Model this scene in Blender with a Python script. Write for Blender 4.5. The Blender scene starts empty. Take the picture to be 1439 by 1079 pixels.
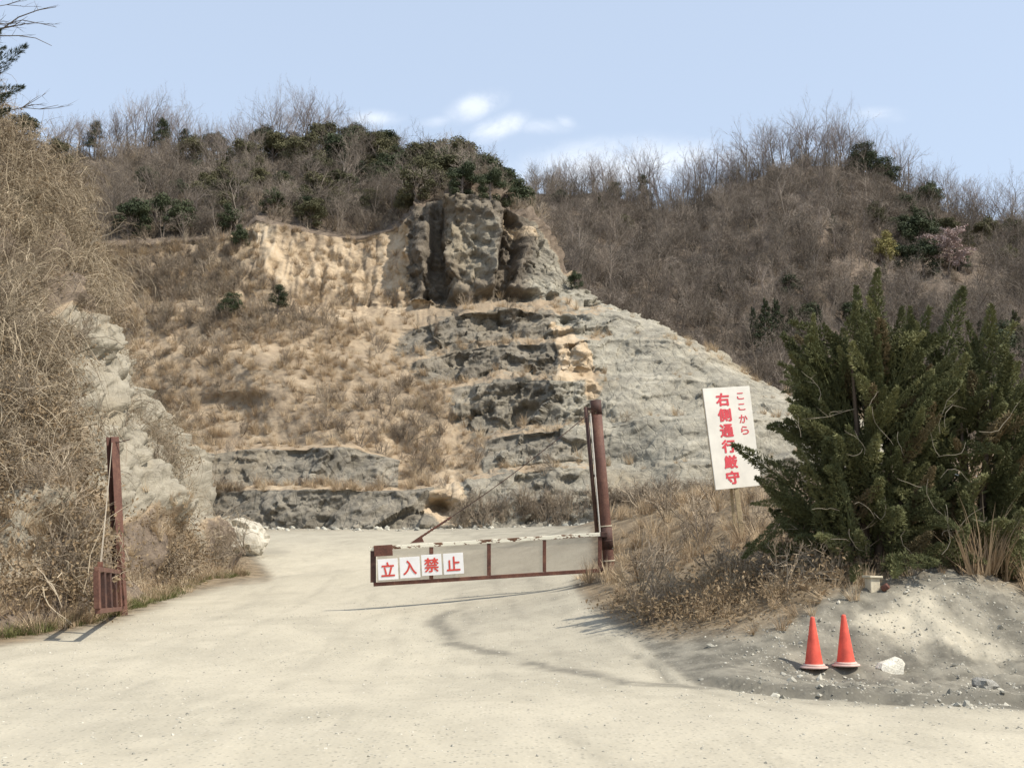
import bpy, math, random
import numpy as np
from mathutils import Vector, Matrix, Euler
from math import radians as R, sin, cos, pi

random.seed(7); rng = np.random.default_rng(7)
C = bpy.context.scene.collection
S = bpy.context.scene

# ------------------------------------------------------------------ camera
FPX, W0, H0 = 1700.0, 1439.0, 1079.0
PITCH = math.atan(240.5 / FPX)
CAMZ = 1.75
cam_d = bpy.data.cameras.new('camera'); cam_o = bpy.data.objects.new('camera', cam_d); C.objects.link(cam_o)
cam_o.location = (0, 0, CAMZ); cam_o.rotation_euler = (pi / 2 + PITCH, 0, 0)
cam_d.sensor_fit = 'HORIZONTAL'; cam_d.sensor_width = 36; cam_d.lens = 36 * FPX / W0
cam_d.clip_start = 0.1; cam_d.clip_end = 12000
S.camera = cam_o

# ------------------------------------------------------------------ light
SUN_EL, SUN_AZ = 51.0, -21.0          # az: degrees from +X, negative = towards the camera side
sv = Vector((cos(R(SUN_EL)) * cos(R(SUN_AZ)), cos(R(SUN_EL)) * sin(R(SUN_AZ)), sin(R(SUN_EL))))
sun_d = bpy.data.lights.new('sun', 'SUN'); sun_o = bpy.data.objects.new('sun', sun_d); C.objects.link(sun_o)
sun_d.energy = 4.6; sun_d.angle = R(0.53); sun_d.color = (1.0, 0.94, 0.84)
sun_o.rotation_euler = sv.to_track_quat('Z', 'Y').to_euler(); sun_o.location = (40, -20, 60)
S.view_settings.view_transform = 'Standard'; S.view_settings.look = 'None'
S.view_settings.exposure = 0.34; S.view_settings.gamma = 1.0; S.view_settings.use_curve_mapping = False
S.cycles.max_bounces = 5; S.cycles.transparent_max_bounces = 4
S.cycles.use_adaptive_sampling = True


class NT:
    """small helper to write node trees"""
    def __init__(s, tree): s.t = tree; s.n = tree.nodes; s.l = tree.links
    def new(s, typ, **kw):
        n = s.n.new(typ)
        for k, v in kw.items(): setattr(n, k, v)
        return n
    def put(s, sock, v):
        if isinstance(v, bpy.types.NodeSocket): s.l.new(v, sock)
        elif isinstance(v, (tuple, list)) and len(v) == 3 and sock.type == 'RGBA': sock.default_value = (*v, 1)
        else: sock.default_value = v
    def math(s, op, a, b=0.0, c=0.0, clamp=False):
        n = s.new('ShaderNodeMath', operation=op); n.use_clamp = clamp
        s.put(n.inputs[0], a); s.put(n.inputs[1], b); s.put(n.inputs[2], c); return n.outputs[0]
    def mix(s, f, a, b, blend='MIX'):
        n = s.new('ShaderNodeMix', data_type='RGBA', blend_type=blend)
        s.put(n.inputs[0], f); s.put(n.inputs[6], a); s.put(n.inputs[7], b); return n.outputs[2]
    def noise(s, vec, scale, detail=4, rough=0.55, dist=0.0):
        n = s.new('ShaderNodeTexNoise'); s.put(n.inputs['Vector'], vec)
        n.inputs['Scale'].default_value = scale; n.inputs['Detail'].default_value = detail
        n.inputs['Roughness'].default_value = rough; n.inputs['Distortion'].default_value = dist
        return n.outputs[0]
    def voro(s, vec, scale, feature='F1', out=0):
        n = s.new('ShaderNodeTexVoronoi', feature=feature); s.put(n.inputs['Vector'], vec)
        n.inputs['Scale'].default_value = scale; return n.outputs[out]
    def rng(s, v, a, b, c=0.0, d=1.0):
        n = s.new('ShaderNodeMapRange', interpolation_type='SMOOTHSTEP'); s.put(n.inputs[0], v)
        for i, q in enumerate((a, b, c, d)): n.inputs[i + 1].default_value = q
        return n.outputs[0]
    def ramp(s, v, stops):
        n = s.new('ShaderNodeValToRGB'); s.put(n.inputs[0], v); e = n.color_ramp.elements
        while len(e) < len(stops): e.new(0.5)
        for el, (p, c) in zip(e, stops): el.position = p; el.color = (*c, 1)
        return n.outputs[0]
    def mapping(s, vec, scale=(1, 1, 1), rot=(0, 0, 0)):
        n = s.new('ShaderNodeMapping'); s.put(n.inputs[0], vec)
        n.inputs[2].default_value = rot; n.inputs[3].default_value = scale; return n.outputs[0]
    def bump(s, h, strength=0.5, dist=0.1, nrm=None):
        n = s.new('ShaderNodeBump'); s.put(n.inputs['Height'], h)
        n.inputs['Strength'].default_value = strength; n.inputs['Distance'].default_value = dist
        if nrm is not None: s.put(n.inputs['Normal'], nrm)
        return n.outputs[0]


# ------------------------------------------------------------------ world
world = bpy.data.worlds.new('World'); S.world = world; world.use_nodes = True
w = NT(world.node_tree); w.n.clear()
sky = w.new('ShaderNodeTexSky', sky_type='NISHITA'); sky.sun_disc = False
sky.sun_elevation = R(SUN_EL); sky.sun_rotation = math.atan2(sv.x, sv.y)
sky.altitude = 100; sky.air_density = 1.0; sky.dust_density = 1.6; sky.ozone_density = 1.2
tc = w.new('ShaderNodeTexCoord'); dirv = tc.outputs['Generated']
sp = w.new('ShaderNodeSeparateXYZ'); w.put(sp.inputs[0], dirv)
yy = w.math('MAXIMUM', sp.outputs[1], 0.05)
U = w.math('DIVIDE', sp.outputs[0], yy); V = w.math('DIVIDE', sp.outputs[2], yy)
front = w.rng(sp.outputs[1], 0.2, 0.4)
cn = w.noise(w.mapping(dirv, (1, 1, 1.5)), 20, 8, 0.66, 0.6)
cn2 = w.noise(w.mapping(dirv, (1, 1, 1.8)), 42, 5, 0.6)


def uv_of(px, py):
    dx, dz = (px - 719.5) / FPX, (539.5 - py) / FPX
    y = cos(PITCH) - dz * sin(PITCH); z = sin(PITCH) + dz * cos(PITCH)
    return dx / y, z / y


cl = None
for (px, py, ru, rv, amp, rot) in [(668, 150, 46, 22, 1.0, -0.35), (700, 180, 44, 20, 1.05, -0.35), (620, 170, 40, 12, .5, -0.2), (765, 178, 60, 16, 0.5, 0),
                             (795, 172, 20, 12, 0.6, 0.3), (528, 166, 40, 14, 0.85, 0), (865, 232, 170, 40, 1.0, -0.1), (1240, 162, 50, 16, 0.5, 0),
                             (1010, 225, 120, 26, .55, 0)]:
    cu, cv = uv_of(px, py)
    du = w.math('SUBTRACT', U, cu); dv = w.math('SUBTRACT', V, cv)
    a = w.math('ADD', w.math('MULTIPLY', du, cos(rot)), w.math('MULTIPLY', dv, -sin(rot)))
    b = w.math('ADD', w.math('MULTIPLY', du, sin(rot)), w.math('MULTIPLY', dv, cos(rot)))
    a = w.math('MULTIPLY', a, FPX / ru); b = w.math('MULTIPLY', b, FPX / rv)
    d2 = w.math('ADD', w.math('MULTIPLY', a, a), w.math('MULTIPLY', b, b))
    g = w.math('MULTIPLY', w.math('EXPONENT', w.math('MULTIPLY', d2, -1.0)), amp)
    cl = g if cl is None else w.math('MAXIMUM', cl, g)
cn_mix = w.math('ADD', w.math('MULTIPLY', cn, 1.9), w.math('MULTIPLY', cn2, 0.95))
cmask = w.rng(w.math('MULTIPLY', cl, w.math('ADD', w.math('SUBTRACT', cn_mix, 1.43), 1.0)), 0.15, 1.1)
cmask = w.math('MULTIPLY', cmask, front)
skyc = w.mix(0.5, sky.outputs[0], (5.9, 6.8, 8.1))
cloudy = w.mix(w.math('MULTIPLY', cmask, 0.62), skyc, (7.6, 7.9, 8.3))
bg = w.new('ShaderNodeBackground'); w.put(bg.inputs[0], cloudy); bg.inputs[1].default_value = 0.122
wo = w.new('ShaderNodeOutputWorld'); w.l.new(bg.outputs[0], wo.inputs[0])


# ------------------------------------------------------------------ geometry helpers
def P(px, py, Y):
    dx, dz = (px - 719.5) / FPX, (539.5 - py) / FPX
    y = cos(PITCH) - dz * sin(PITCH); z = sin(PITCH) + dz * cos(PITCH)
    k = Y / y
    if isinstance(k, np.ndarray): return np.stack([dx * k, np.broadcast_to(Y, k.shape) * 1.0, CAMZ + z * k], -1)
    return Vector((dx * k, Y, CAMZ + z * k))


def project(v):
    x, y, z = v[..., 0], v[..., 1], v[..., 2] - CAMZ
    d = np.maximum(y * cos(PITCH) + z * sin(PITCH), 0.05); u = -y * sin(PITCH) + z * cos(PITCH)
    return 719.5 + FPX * x / d, 539.5 - FPX * u / d


def _hash(ix, iy, iz, seed):
    h = (ix.astype(np.int64) * 374761393 + iy.astype(np.int64) * 668265263 + iz.astype(np.int64) * 2147483647 + seed * 1274126177) & 0xFFFFFFFF
    h = ((h ^ (h >> 13)) * 1274126177) & 0xFFFFFFFF
    h = ((h ^ (h >> 16)) * 2246822519) & 0xFFFFFFFF
    return (h ^ (h >> 15)) & 0xFFFFFFFF


def rnd(ix, iy, iz, seed): return _hash(ix, iy, iz, seed) / 4294967295.0


def vnoise(p, seed=0):
    i = np.floor(p).astype(np.int64); f = p - i; f = f * f * f * (f * (f * 6 - 15) + 10)
    out = 0
    for dx in (0, 1):
        wx = f[..., 0] if dx else 1 - f[..., 0]
        for dy in (0, 1):
            wy = f[..., 1] if dy else 1 - f[..., 1]
            for dz in (0, 1):
                wz = f[..., 2] if dz else 1 - f[..., 2]
                out = out + wx * wy * wz * rnd(i[..., 0] + dx, i[..., 1] + dy, i[..., 2] + dz, seed)
    return out * 2 - 1


def fbm(p, octs=4, seed=0, gain=0.5):
    a, s, t = 1.0, 0, 0
    for o in range(octs):
        s = s + a * vnoise(p * (2.03 ** o) + o * 17.3, seed + o); t += a; a *= gain
    return s / t


def facets(p, seed=0, tilt=0.6):
    """blocky rock relief: every voronoi cell is a tilted plane of its own"""
    i0 = np.floor(p).astype(np.int64); best = np.full(p.shape[:-1], 1e9); val = np.zeros(p.shape[:-1])
    for dx in (-1, 0, 1):
        for dy in (-1, 0, 1):
            for dz in (-1, 0, 1):
                c = i0 + np.array([dx, dy, dz]); a = [c[..., k] for k in range(3)]
                q = np.stack([c[..., k] + rnd(*a, seed + k) for k in range(3)], -1)
                d = p - q; d2 = (d * d).sum(-1); m = d2 < best
                off = rnd(*a, seed + 3) - 0.5
                tl = sum(d[..., k] * (rnd(*a, seed + 4 + k) - 0.5) for k in range(3)) * 2 * tilt
                val = np.where(m, off + tl, val); best = np.where(m, d2, best)
    return val


def chips(p, seed=0, tilt=.8, s=.8):
    """chipped rock: flat-ish scoops that meet in sharp ridges"""
    i0 = np.floor(p).astype(np.int64); val = np.full(p.shape[:-1], 1e9)
    for dx in (-1, 0, 1):
        for dy in (-1, 0, 1):
            for dz in (-1, 0, 1):
                c = i0 + np.array([dx, dy, dz]); a = [c[..., k] for k in range(3)]
                q = np.stack([c[..., k] + rnd(*a, seed + k) for k in range(3)], -1); d = p - q
                val = np.minimum(val, rnd(*a, seed + 3) * .5 + sum(d[..., k] * (rnd(*a, seed + 4 + k) - .5) for k in range(3)) * 2 * tilt + s * (d * d).sum(-1))
    return val - val.mean()


def mesh_from(name, verts, faces, mat=None, smooth=False, attrs=None):
    me = bpy.data.meshes.new(name)
    verts = np.asarray(verts, np.float32).reshape(-1, 3)
    if isinstance(faces, np.ndarray):
        k = faces.shape[1]; n = len(faces)
        me.vertices.add(len(verts)); me.vertices.foreach_set('co', verts.ravel())
        me.loops.add(n * k); me.loops.foreach_set('vertex_index', faces.astype(np.int32).ravel())
        me.polygons.add(n); me.polygons.foreach_set('loop_start', np.arange(0, n * k, k, dtype=np.int32))
        me.update(calc_edges=True)
    else:
        me.from_pydata(verts.tolist(), [], faces); me.update()
    if smooth: me.polygons.foreach_set('use_smooth', np.ones(len(me.polygons), bool))
    if attrs:
        for k, a in attrs.items():
            at = me.attributes.new(k, 'FLOAT_COLOR', 'POINT'); at.data.foreach_set('color', np.asarray(a, np.float32).ravel())
    if mat: me.materials.append(mat)
    return me


def link(name, me, parent=None, **props):
    o = bpy.data.objects.new(name, me); C.objects.link(o)
    if parent: o.parent = parent
    for k, v in props.items(): o[k] = v
    return o


def empty(name, loc, label, cat, group=None, rot=(0, 0, 0), scale=1.0):
    o = bpy.data.objects.new(name, None); C.objects.link(o); o.location = loc; o.rotation_euler = rot
    o.scale = (scale,) * 3; o.empty_display_size = 0.3
    o['label'] = label; o['category'] = cat
    if group: o['group'] = group
    return o


def grid_faces(nr, nc):
    r, c = np.meshgrid(np.arange(nr - 1), np.arange(nc - 1), indexing='ij'); a = (r * nc + c).ravel()
    return np.stack([a, a + 1, a + nc + 1, a + nc], -1)


def grid_normals(G):
    du = np.gradient(G, axis=1); dv = np.gradient(G, axis=0); n = np.cross(du, dv)
    return n / np.maximum(np.linalg.norm(n, axis=-1, keepdims=True), 1e-9)


class MB:
    def __init__(s): s.v = []; s.f = []
    def tube(s, pts, rad, sides=5, cap=True):
        pts = [Vector(p) for p in pts]; n = len(pts); b = len(s.v)
        up = Vector((0.13, 0.21, 1)) if abs((pts[-1] - pts[0]).normalized().z) < 0.9 else Vector((1, 0.2, 0.1))
        for i, p in enumerate(pts):
            t = (pts[min(i + 1, n - 1)] - pts[max(i - 1, 0)]).normalized()
            x = t.cross(up).normalized(); y = t.cross(x)
            r = rad[i] if hasattr(rad, '__len__') else rad
            for k in range(sides):
                a = 2 * pi * k / sides; s.v.append(p + x * (cos(a) * r) + y * (sin(a) * r))
        for i in range(n - 1):
            for k in range(sides):
                k2 = (k + 1) % sides
                s.f.append((b + i * sides + k, b + i * sides + k2, b + (i + 1) * sides + k2, b + (i + 1) * sides + k))
        if cap:
            s.f.append(tuple(b + k for k in range(sides))[::-1]); s.f.append(tuple(b + (n - 1) * sides + k for k in range(sides)))
    def spike(s, a, d, L, wd):
        """thin three-sided spike from a along d"""
        a = Vector(a); d = Vector(d).normalized(); b = len(s.v)
        x = d.cross(Vector((0.3, 0.5, 0.81))).normalized(); y = d.cross(x)
        for k in range(3):
            s.v.append(a + x * (wd * cos(2.094 * k)) + y * (wd * sin(2.094 * k)))
        s.v.append(a + d * L)
        s.f += [(b, b + 1, b + 3), (b + 1, b + 2, b + 3), (b + 2, b, b + 3)]
    def box(s, c, size, M=None):
        b = len(s.v); c = Vector(c)
        for z in (-.5, .5):
            for x, y in ((-.5, -.5), (.5, -.5), (.5, .5), (-.5, .5)):
                p = Vector((x * size[0], y * size[1], z * size[2]))
                s.v.append(c + (M @ p if M else p))
        for f in ((3, 2, 1, 0), (4, 5, 6, 7), (0, 1, 5, 4), (1, 2, 6, 5), (2, 3, 7, 6), (3, 0, 4, 7)): s.f.append(tuple(b + i for i in f))
    def bar(s, a, b, wx, wy, side=None):
        """square bar from a to b; wx across, wy in depth"""
        a, b = Vector(a), Vector(b); t = (b - a).normalized(); side = Vector(side or (0, 1, 0))
        y = (side - t * side.dot(t)).normalized(); x = t.cross(y)
        M = Matrix((x, y, t)).transposed(); s.box((a + b) / 2, (wx, wy, (b - a).length), M)
    def lathe(s, prof, seg=24, c=(0, 0, 0)):
        b = len(s.v); n = len(prof); c = Vector(c)
        for r, z in prof:
            for k in range(seg): s.v.append(c + Vector((r * cos(2 * pi * k / seg), r * sin(2 * pi * k / seg), z)))
        for i in range(n - 1):
            for k in range(seg):
                k2 = (k + 1) % seg; s.f.append((b + i * seg + k, b + i * seg + k2, b + (i + 1) * seg + k2, b + (i + 1) * seg + k))
        s.f.append(tuple(b + k for k in range(seg))[::-1]); s.f.append(tuple(b + (n - 1) * seg + k for k in range(seg)))
    def mesh(s, name, mat, smooth=False):
        return mesh_from(name, np.array([tuple(v) for v in s.v]), s.f, mat, smooth)
    def obj(s, name, mat, parent=None, smooth=False, bevel=0, **props):
        o = link(name, s.mesh(name, mat, smooth), parent, **props)
        if bevel:
            m = o.modifiers.new('bevel', 'BEVEL'); m.width = bevel; m.segments = 2; m.limit_method = 'ANGLE'
        return o


# ------------------------------------------------------------------ materials
def new_mat(name):
    m = bpy.data.materials.new(name); m.use_nodes = True; t = NT(m.node_tree); t.n.clear()
    b = t.new('ShaderNodeBsdfPrincipled'); o = t.new('ShaderNodeOutputMaterial'); t.l.new(b.outputs[0], o.inputs[0])
    b.inputs['Roughness'].default_value = 0.95; b.inputs['Specular IOR Level'].default_value = 0.15
    return m, t, b


def attr(t, name):
    n = t.new('ShaderNodeAttribute'); n.attribute_name = name; s = t.new('ShaderNodeSeparateColor'); t.l.new(n.outputs[0], s.inputs[0])
    return s.outputs[0], s.outputs[1], s.outputs[2], n.outputs['Alpha']


def obco(t): return t.new('ShaderNodeTexCoord').outputs['Object']


def mat_plant(name, stops, rough=0.9, trans=0.0, nscale=0):
    """colour differs from plant to plant (object random) and a little inside each"""
    m, t, b = new_mat(name); oi = t.new('ShaderNodeObjectInfo'); v = oi.outputs['Random']
    if nscale:
        n = t.noise(obco(t), nscale, 2); v = t.math('ADD', t.math('MULTIPLY', v, 0.6), t.math('MULTIPLY', t.math('SUBTRACT', n, 0.3), 1.0))
    c = t.ramp(v, stops); t.put(b.inputs['Base Color'], c); b.inputs['Roughness'].default_value = rough
    if trans:
        tr = t.new('ShaderNodeBsdfTranslucent'); t.put(tr.inputs[0], c); mx = t.new('ShaderNodeMixShader'); mx.inputs[0].default_value = trans
        t.l.new(b.outputs[0], mx.inputs[1]); t.l.new(tr.outputs[0], mx.inputs[2])
        t.l.new(mx.outputs[0], [n for n in t.n if n.type == 'OUTPUT_MATERIAL'][0].inputs[0])
    return m


M = {}
M['twig_far'] = mat_plant('bare_twigs', [(0, (.105, .088, .070)), (.35, (.165, .137, .108)), (.7, (.235, .196, .156)), (1, (.31, .26, .21))])
M['twig_ridge'] = mat_plant('pale_twigs', [(0, (.21, .17, .15)), (.5, (.28, .235, .205)), (1, (.34, .29, .26))])
M['bark_far'] = mat_plant('bark', [(0, (.14, .115, .10)), (1, (.25, .21, .18))])
M['brush'] = mat_plant('dry_brush', [(0, (.19, .152, .112)), (.5, (.27, .218, .16)), (1, (.36, .295, .215))])
M['vine'] = mat_plant('dry_vine', [(0, (.15, .12, .085)), (.4, (.27, .215, .15)), (1, (.42, .35, .25))])
M['vine_straw'] = mat_plant('straw_vine', [(0, (.20, .16, .11)), (.5, (.31, .252, .172)), (1, (.45, .37, .26))])
M['deadleaf'] = mat_plant('dead_leaf', [(0, (.16, .11, .065)), (.5, (.26, .19, .115)), (1, (.36, .28, .18))], trans=.2, nscale=3)
M['drygrass'] = mat_plant('dry_grass', [(0, (.32, .235, .15)), (.5, (.45, .345, .225)), (1, (.58, .465, .315))], trans=.25)
M['greengrass'] = mat_plant('green_grass', [(0, (.10, .12, .04)), (1, (.2, .19, .08))], trans=.25)
M['evergreen'] = mat_plant('evergreen_leaf', [(0, (.038, .050, .026)), (.5, (.058, .072, .036)), (1, (.09, .10, .05))], rough=.6, nscale=.6)
M['pine'] = mat_plant('pine_needles', [(0, (.036, .048, .026)), (1, (.07, .08, .042))], rough=.7)
M['olive'] = mat_plant('olive_leaf', [(0, (.085, .085, .045)), (1, (.14, .13, .07))], rough=.8)
M['yellowtree'] = mat_plant('yellow_leaf', [(0, (.26, .23, .09)), (1, (.32, .28, .11))])
M['cherry'] = mat_plant('cherry_blossom', [(0, (.36, .275, .25)), (1, (.43, .335, .305))])
M['juniper'] = mat_plant('juniper_scales', [(0, (.085, .092, .040)), (.4, (.135, .142, .062)), (.75, (.205, .205, .09)), (1, (.31, .295, .135))], rough=.65, nscale=2.5, trans=.2)
M['juniper_dead'] = mat_plant('browned_juniper', [(0, (.10, .085, .045)), (1, (.20, .15, .08))], nscale=2.5)
M['twigpale'] = mat_plant('pale_dead_twig', [(0, (.28, .24, .18)), (1, (.42, .36, .28))])
M['bark'] = mat_plant('juniper_bark', [(0, (.10, .075, .055)), (1, (.15, .115, .085))], nscale=4)


def mat_rust(name, dark, mid, light, paint=None, pcover=0.5):
    m, t, b = new_mat(name); co = obco(t)
    n1 = t.noise(co, 3.5, 6, .65); n2 = t.noise(co, 28, 4, .6)
    c = t.ramp(t.math('ADD', t.math('MULTIPLY', n1, .7), t.math('MULTIPLY', n2, .3)), [(.32, dark), (.5, mid), (.68, light)])
    if paint is not None:
        pm = t.rng(t.math('ADD', t.noise(t.mapping(co, (2.2, 1, 5)), 2.2, 6, .65), t.math('MULTIPLY', n2, .12)), pcover, pcover + .03)
        c = t.mix(pm, paint, c)
    t.put(b.inputs['Base Color'], c); b.inputs['Roughness'].default_value = .7; b.inputs['Specular IOR Level'].default_value = .3
    t.put(b.inputs['Normal'], t.bump(n2, .35, .01)); return m


M['rust'] = mat_rust('rusty_steel', (.06, .03, .022), (.13, .055, .038), (.21, .10, .062))
M['rustdark'] = mat_rust('dark_rusty_steel', (.035, .022, .018), (.07, .036, .028), (.12, .06, .04))
M['rustred'] = mat_rust('red_oxide_steel', (.07, .036, .027), (.118, .054, .038), (.18, .095, .063))
M['whiterail'] = mat_rust('white_painted_rail', (.07, .035, .02), (.16, .08, .045), (.25, .14, .07), (.80, .75, .60), .57)


def mat_simple(name, col, rough=.6, nscale=12, var=.12, bumpn=0.0, spec=.3):
    m, t, b = new_mat(name); n = t.noise(obco(t), nscale, 5, .6)
    lo = tuple(c * (1 - var) for c in col); hi = tuple(min(1, c * (1 + var)) for c in col)
    t.put(b.inputs['Base Color'], t.ramp(n, [(.3, lo), (.7, hi)])); b.inputs['Roughness'].default_value = rough
    b.inputs['Specular IOR Level'].default_value = spec
    if bumpn: t.put(b.inputs['Normal'], t.bump(n, bumpn, .02))
    return m


M['board'] = mat_simple('white_sign_board', (.77, .73, .64), .55, 2.2, .10)
M['plate'] = mat_simple('white_letter_plate', (.84, .82, .79), .5, 6, .05)
M['redletter'] = mat_simple('red_lettering', (.66, .085, .10), .5, 8, .12)
M['redplate'] = mat_simple('red_plate_lettering', (.64, .075, .055), .5, 8, .12)
M['cone'] = mat_simple('red_cone_plastic', (.66, .095, .06), .55, 7, .24)
M['conebase'] = mat_simple('pale_cone_base', (.55, .38, .32), .6, 9, .15)
M['wood'] = mat_simple('weathered_wood', (.42, .33, .20), .85, 14, .25, .3)
M['concrete'] = mat_simple('pale_concrete', (.52, .46, .34), .9, 20, .15, .3)
M['wire'] = mat_simple('thin_wire', (.33, .28, .21), .6)
M['rope'] = mat_simple('white_rope', (.6, .56, .5), .8)


def mat_stone(name, dark, mid, light, sc=3.0):
    m, t, b = new_mat(name); co = obco(t); n = t.noise(co, sc, 8, .65); n2 = t.noise(co, sc * 6, 5, .6)
    oi = t.new('ShaderNodeObjectInfo')
    c = t.ramp(t.math('ADD', n, t.math('MULTIPLY', t.math('SUBTRACT', n2, .5), .5)), [(.3, dark), (.48, mid), (.68, light)])
    t.put(b.inputs['Base Color'], c); t.put(b.inputs['Normal'], t.bump(t.math('ADD', n, t.math('MULTIPLY', n2, .4)), .6, .05)); return m


M['boulder'] = mat_stone('white_boulder_stone', (.30, .27, .21), (.43, .395, .32), (.52, .48, .40), 1.6)
M['whiterock'] = mat_stone('white_broken_stone', (.45, .42, .34), (.66, .62, .52), (.74, .71, .60), 5)
M['greyrock'] = mat_stone('grey_stone', (.18, .17, .15), (.30, .285, .25), (.42, .40, .35), 6)
M['gravel'] = mat_plant('gravel_stone', [(0, (.20, .19, .16)), (.5, (.36, .34, .28)), (.85, (.46, .43, .35)), (1, (.52, .49, .41))])


def mat_ground():
    # mG: r = pale dust, g = grey gravel, b = wet dark seams and painted shade under the ditch lip; a = leaf litter soil
    m, t, b = new_mat('gravel_ground'); co = obco(t); dust, grey, damp_shade, soil = attr(t, 'mG')
    n_big = t.noise(co, .35, 5, .6, .4); n_mid = t.noise(co, 2.2, 6, .62); n_fine = t.noise(co, 24, 5, .7)
    streak = t.noise(t.mapping(co, (.9, .35, 1), (0, 0, .5)), 1.0, 7, .66, 1.2)
    peb = t.voro(co, 22, 'F1'); pebc = t.voro(co, 22, 'F1', 1)
    pv = t.new('ShaderNodeSeparateColor'); t.l.new(pebc, pv.inputs[0])
    base = t.mix(t.rng(t.math('ADD', t.math('MULTIPLY', streak, .6), t.math('MULTIPLY', n_big, .4)), .36, .64), (.345, .312, .24), (.435, .392, .30))
    g2 = t.mix(t.rng(n_mid, .35, .65), (.118, .108, .086), (.232, .212, .168))
    c = t.mix(grey, base, g2)
    c = t.mix(t.math('MULTIPLY', dust, .55), c, (.445, .402, .312))
    s2 = t.mix(t.rng(n_mid, .35, .65), (.13, .098, .062), (.25, .19, .12))
    c = t.mix(soil, c, s2)
    c = t.mix(t.math('MULTIPLY', damp_shade, .8), c, (.125, .115, .092))
    speck = t.math('MULTIPLY', t.rng(pv.outputs[0], .55, .9), t.rng(peb, .45, .25))
    c = t.mix(t.math('MULTIPLY', speck, .6), c, (.17, .16, .13))
    speck2 = t.math('MULTIPLY', t.rng(pv.outputs[1], .8, .98), t.rng(peb, .45, .25))
    c = t.mix(t.math('MULTIPLY', speck2, .25), c, (.66, .61, .50))
    c = t.mix(t.math('MULTIPLY', t.math('SUBTRACT', n_fine, .5), .9), c, (.7, .65, .55), 'OVERLAY')
    t.put(b.inputs['Base Color'], c)
    h = t.math('ADD', t.math('MULTIPLY', n_mid, .5), t.math('ADD', t.math('MULTIPLY', n_fine, .35), t.math('MULTIPLY', peb, -.25)))
    t.put(b.inputs['Normal'], t.bump(h, .55, .022)); return m


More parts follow.
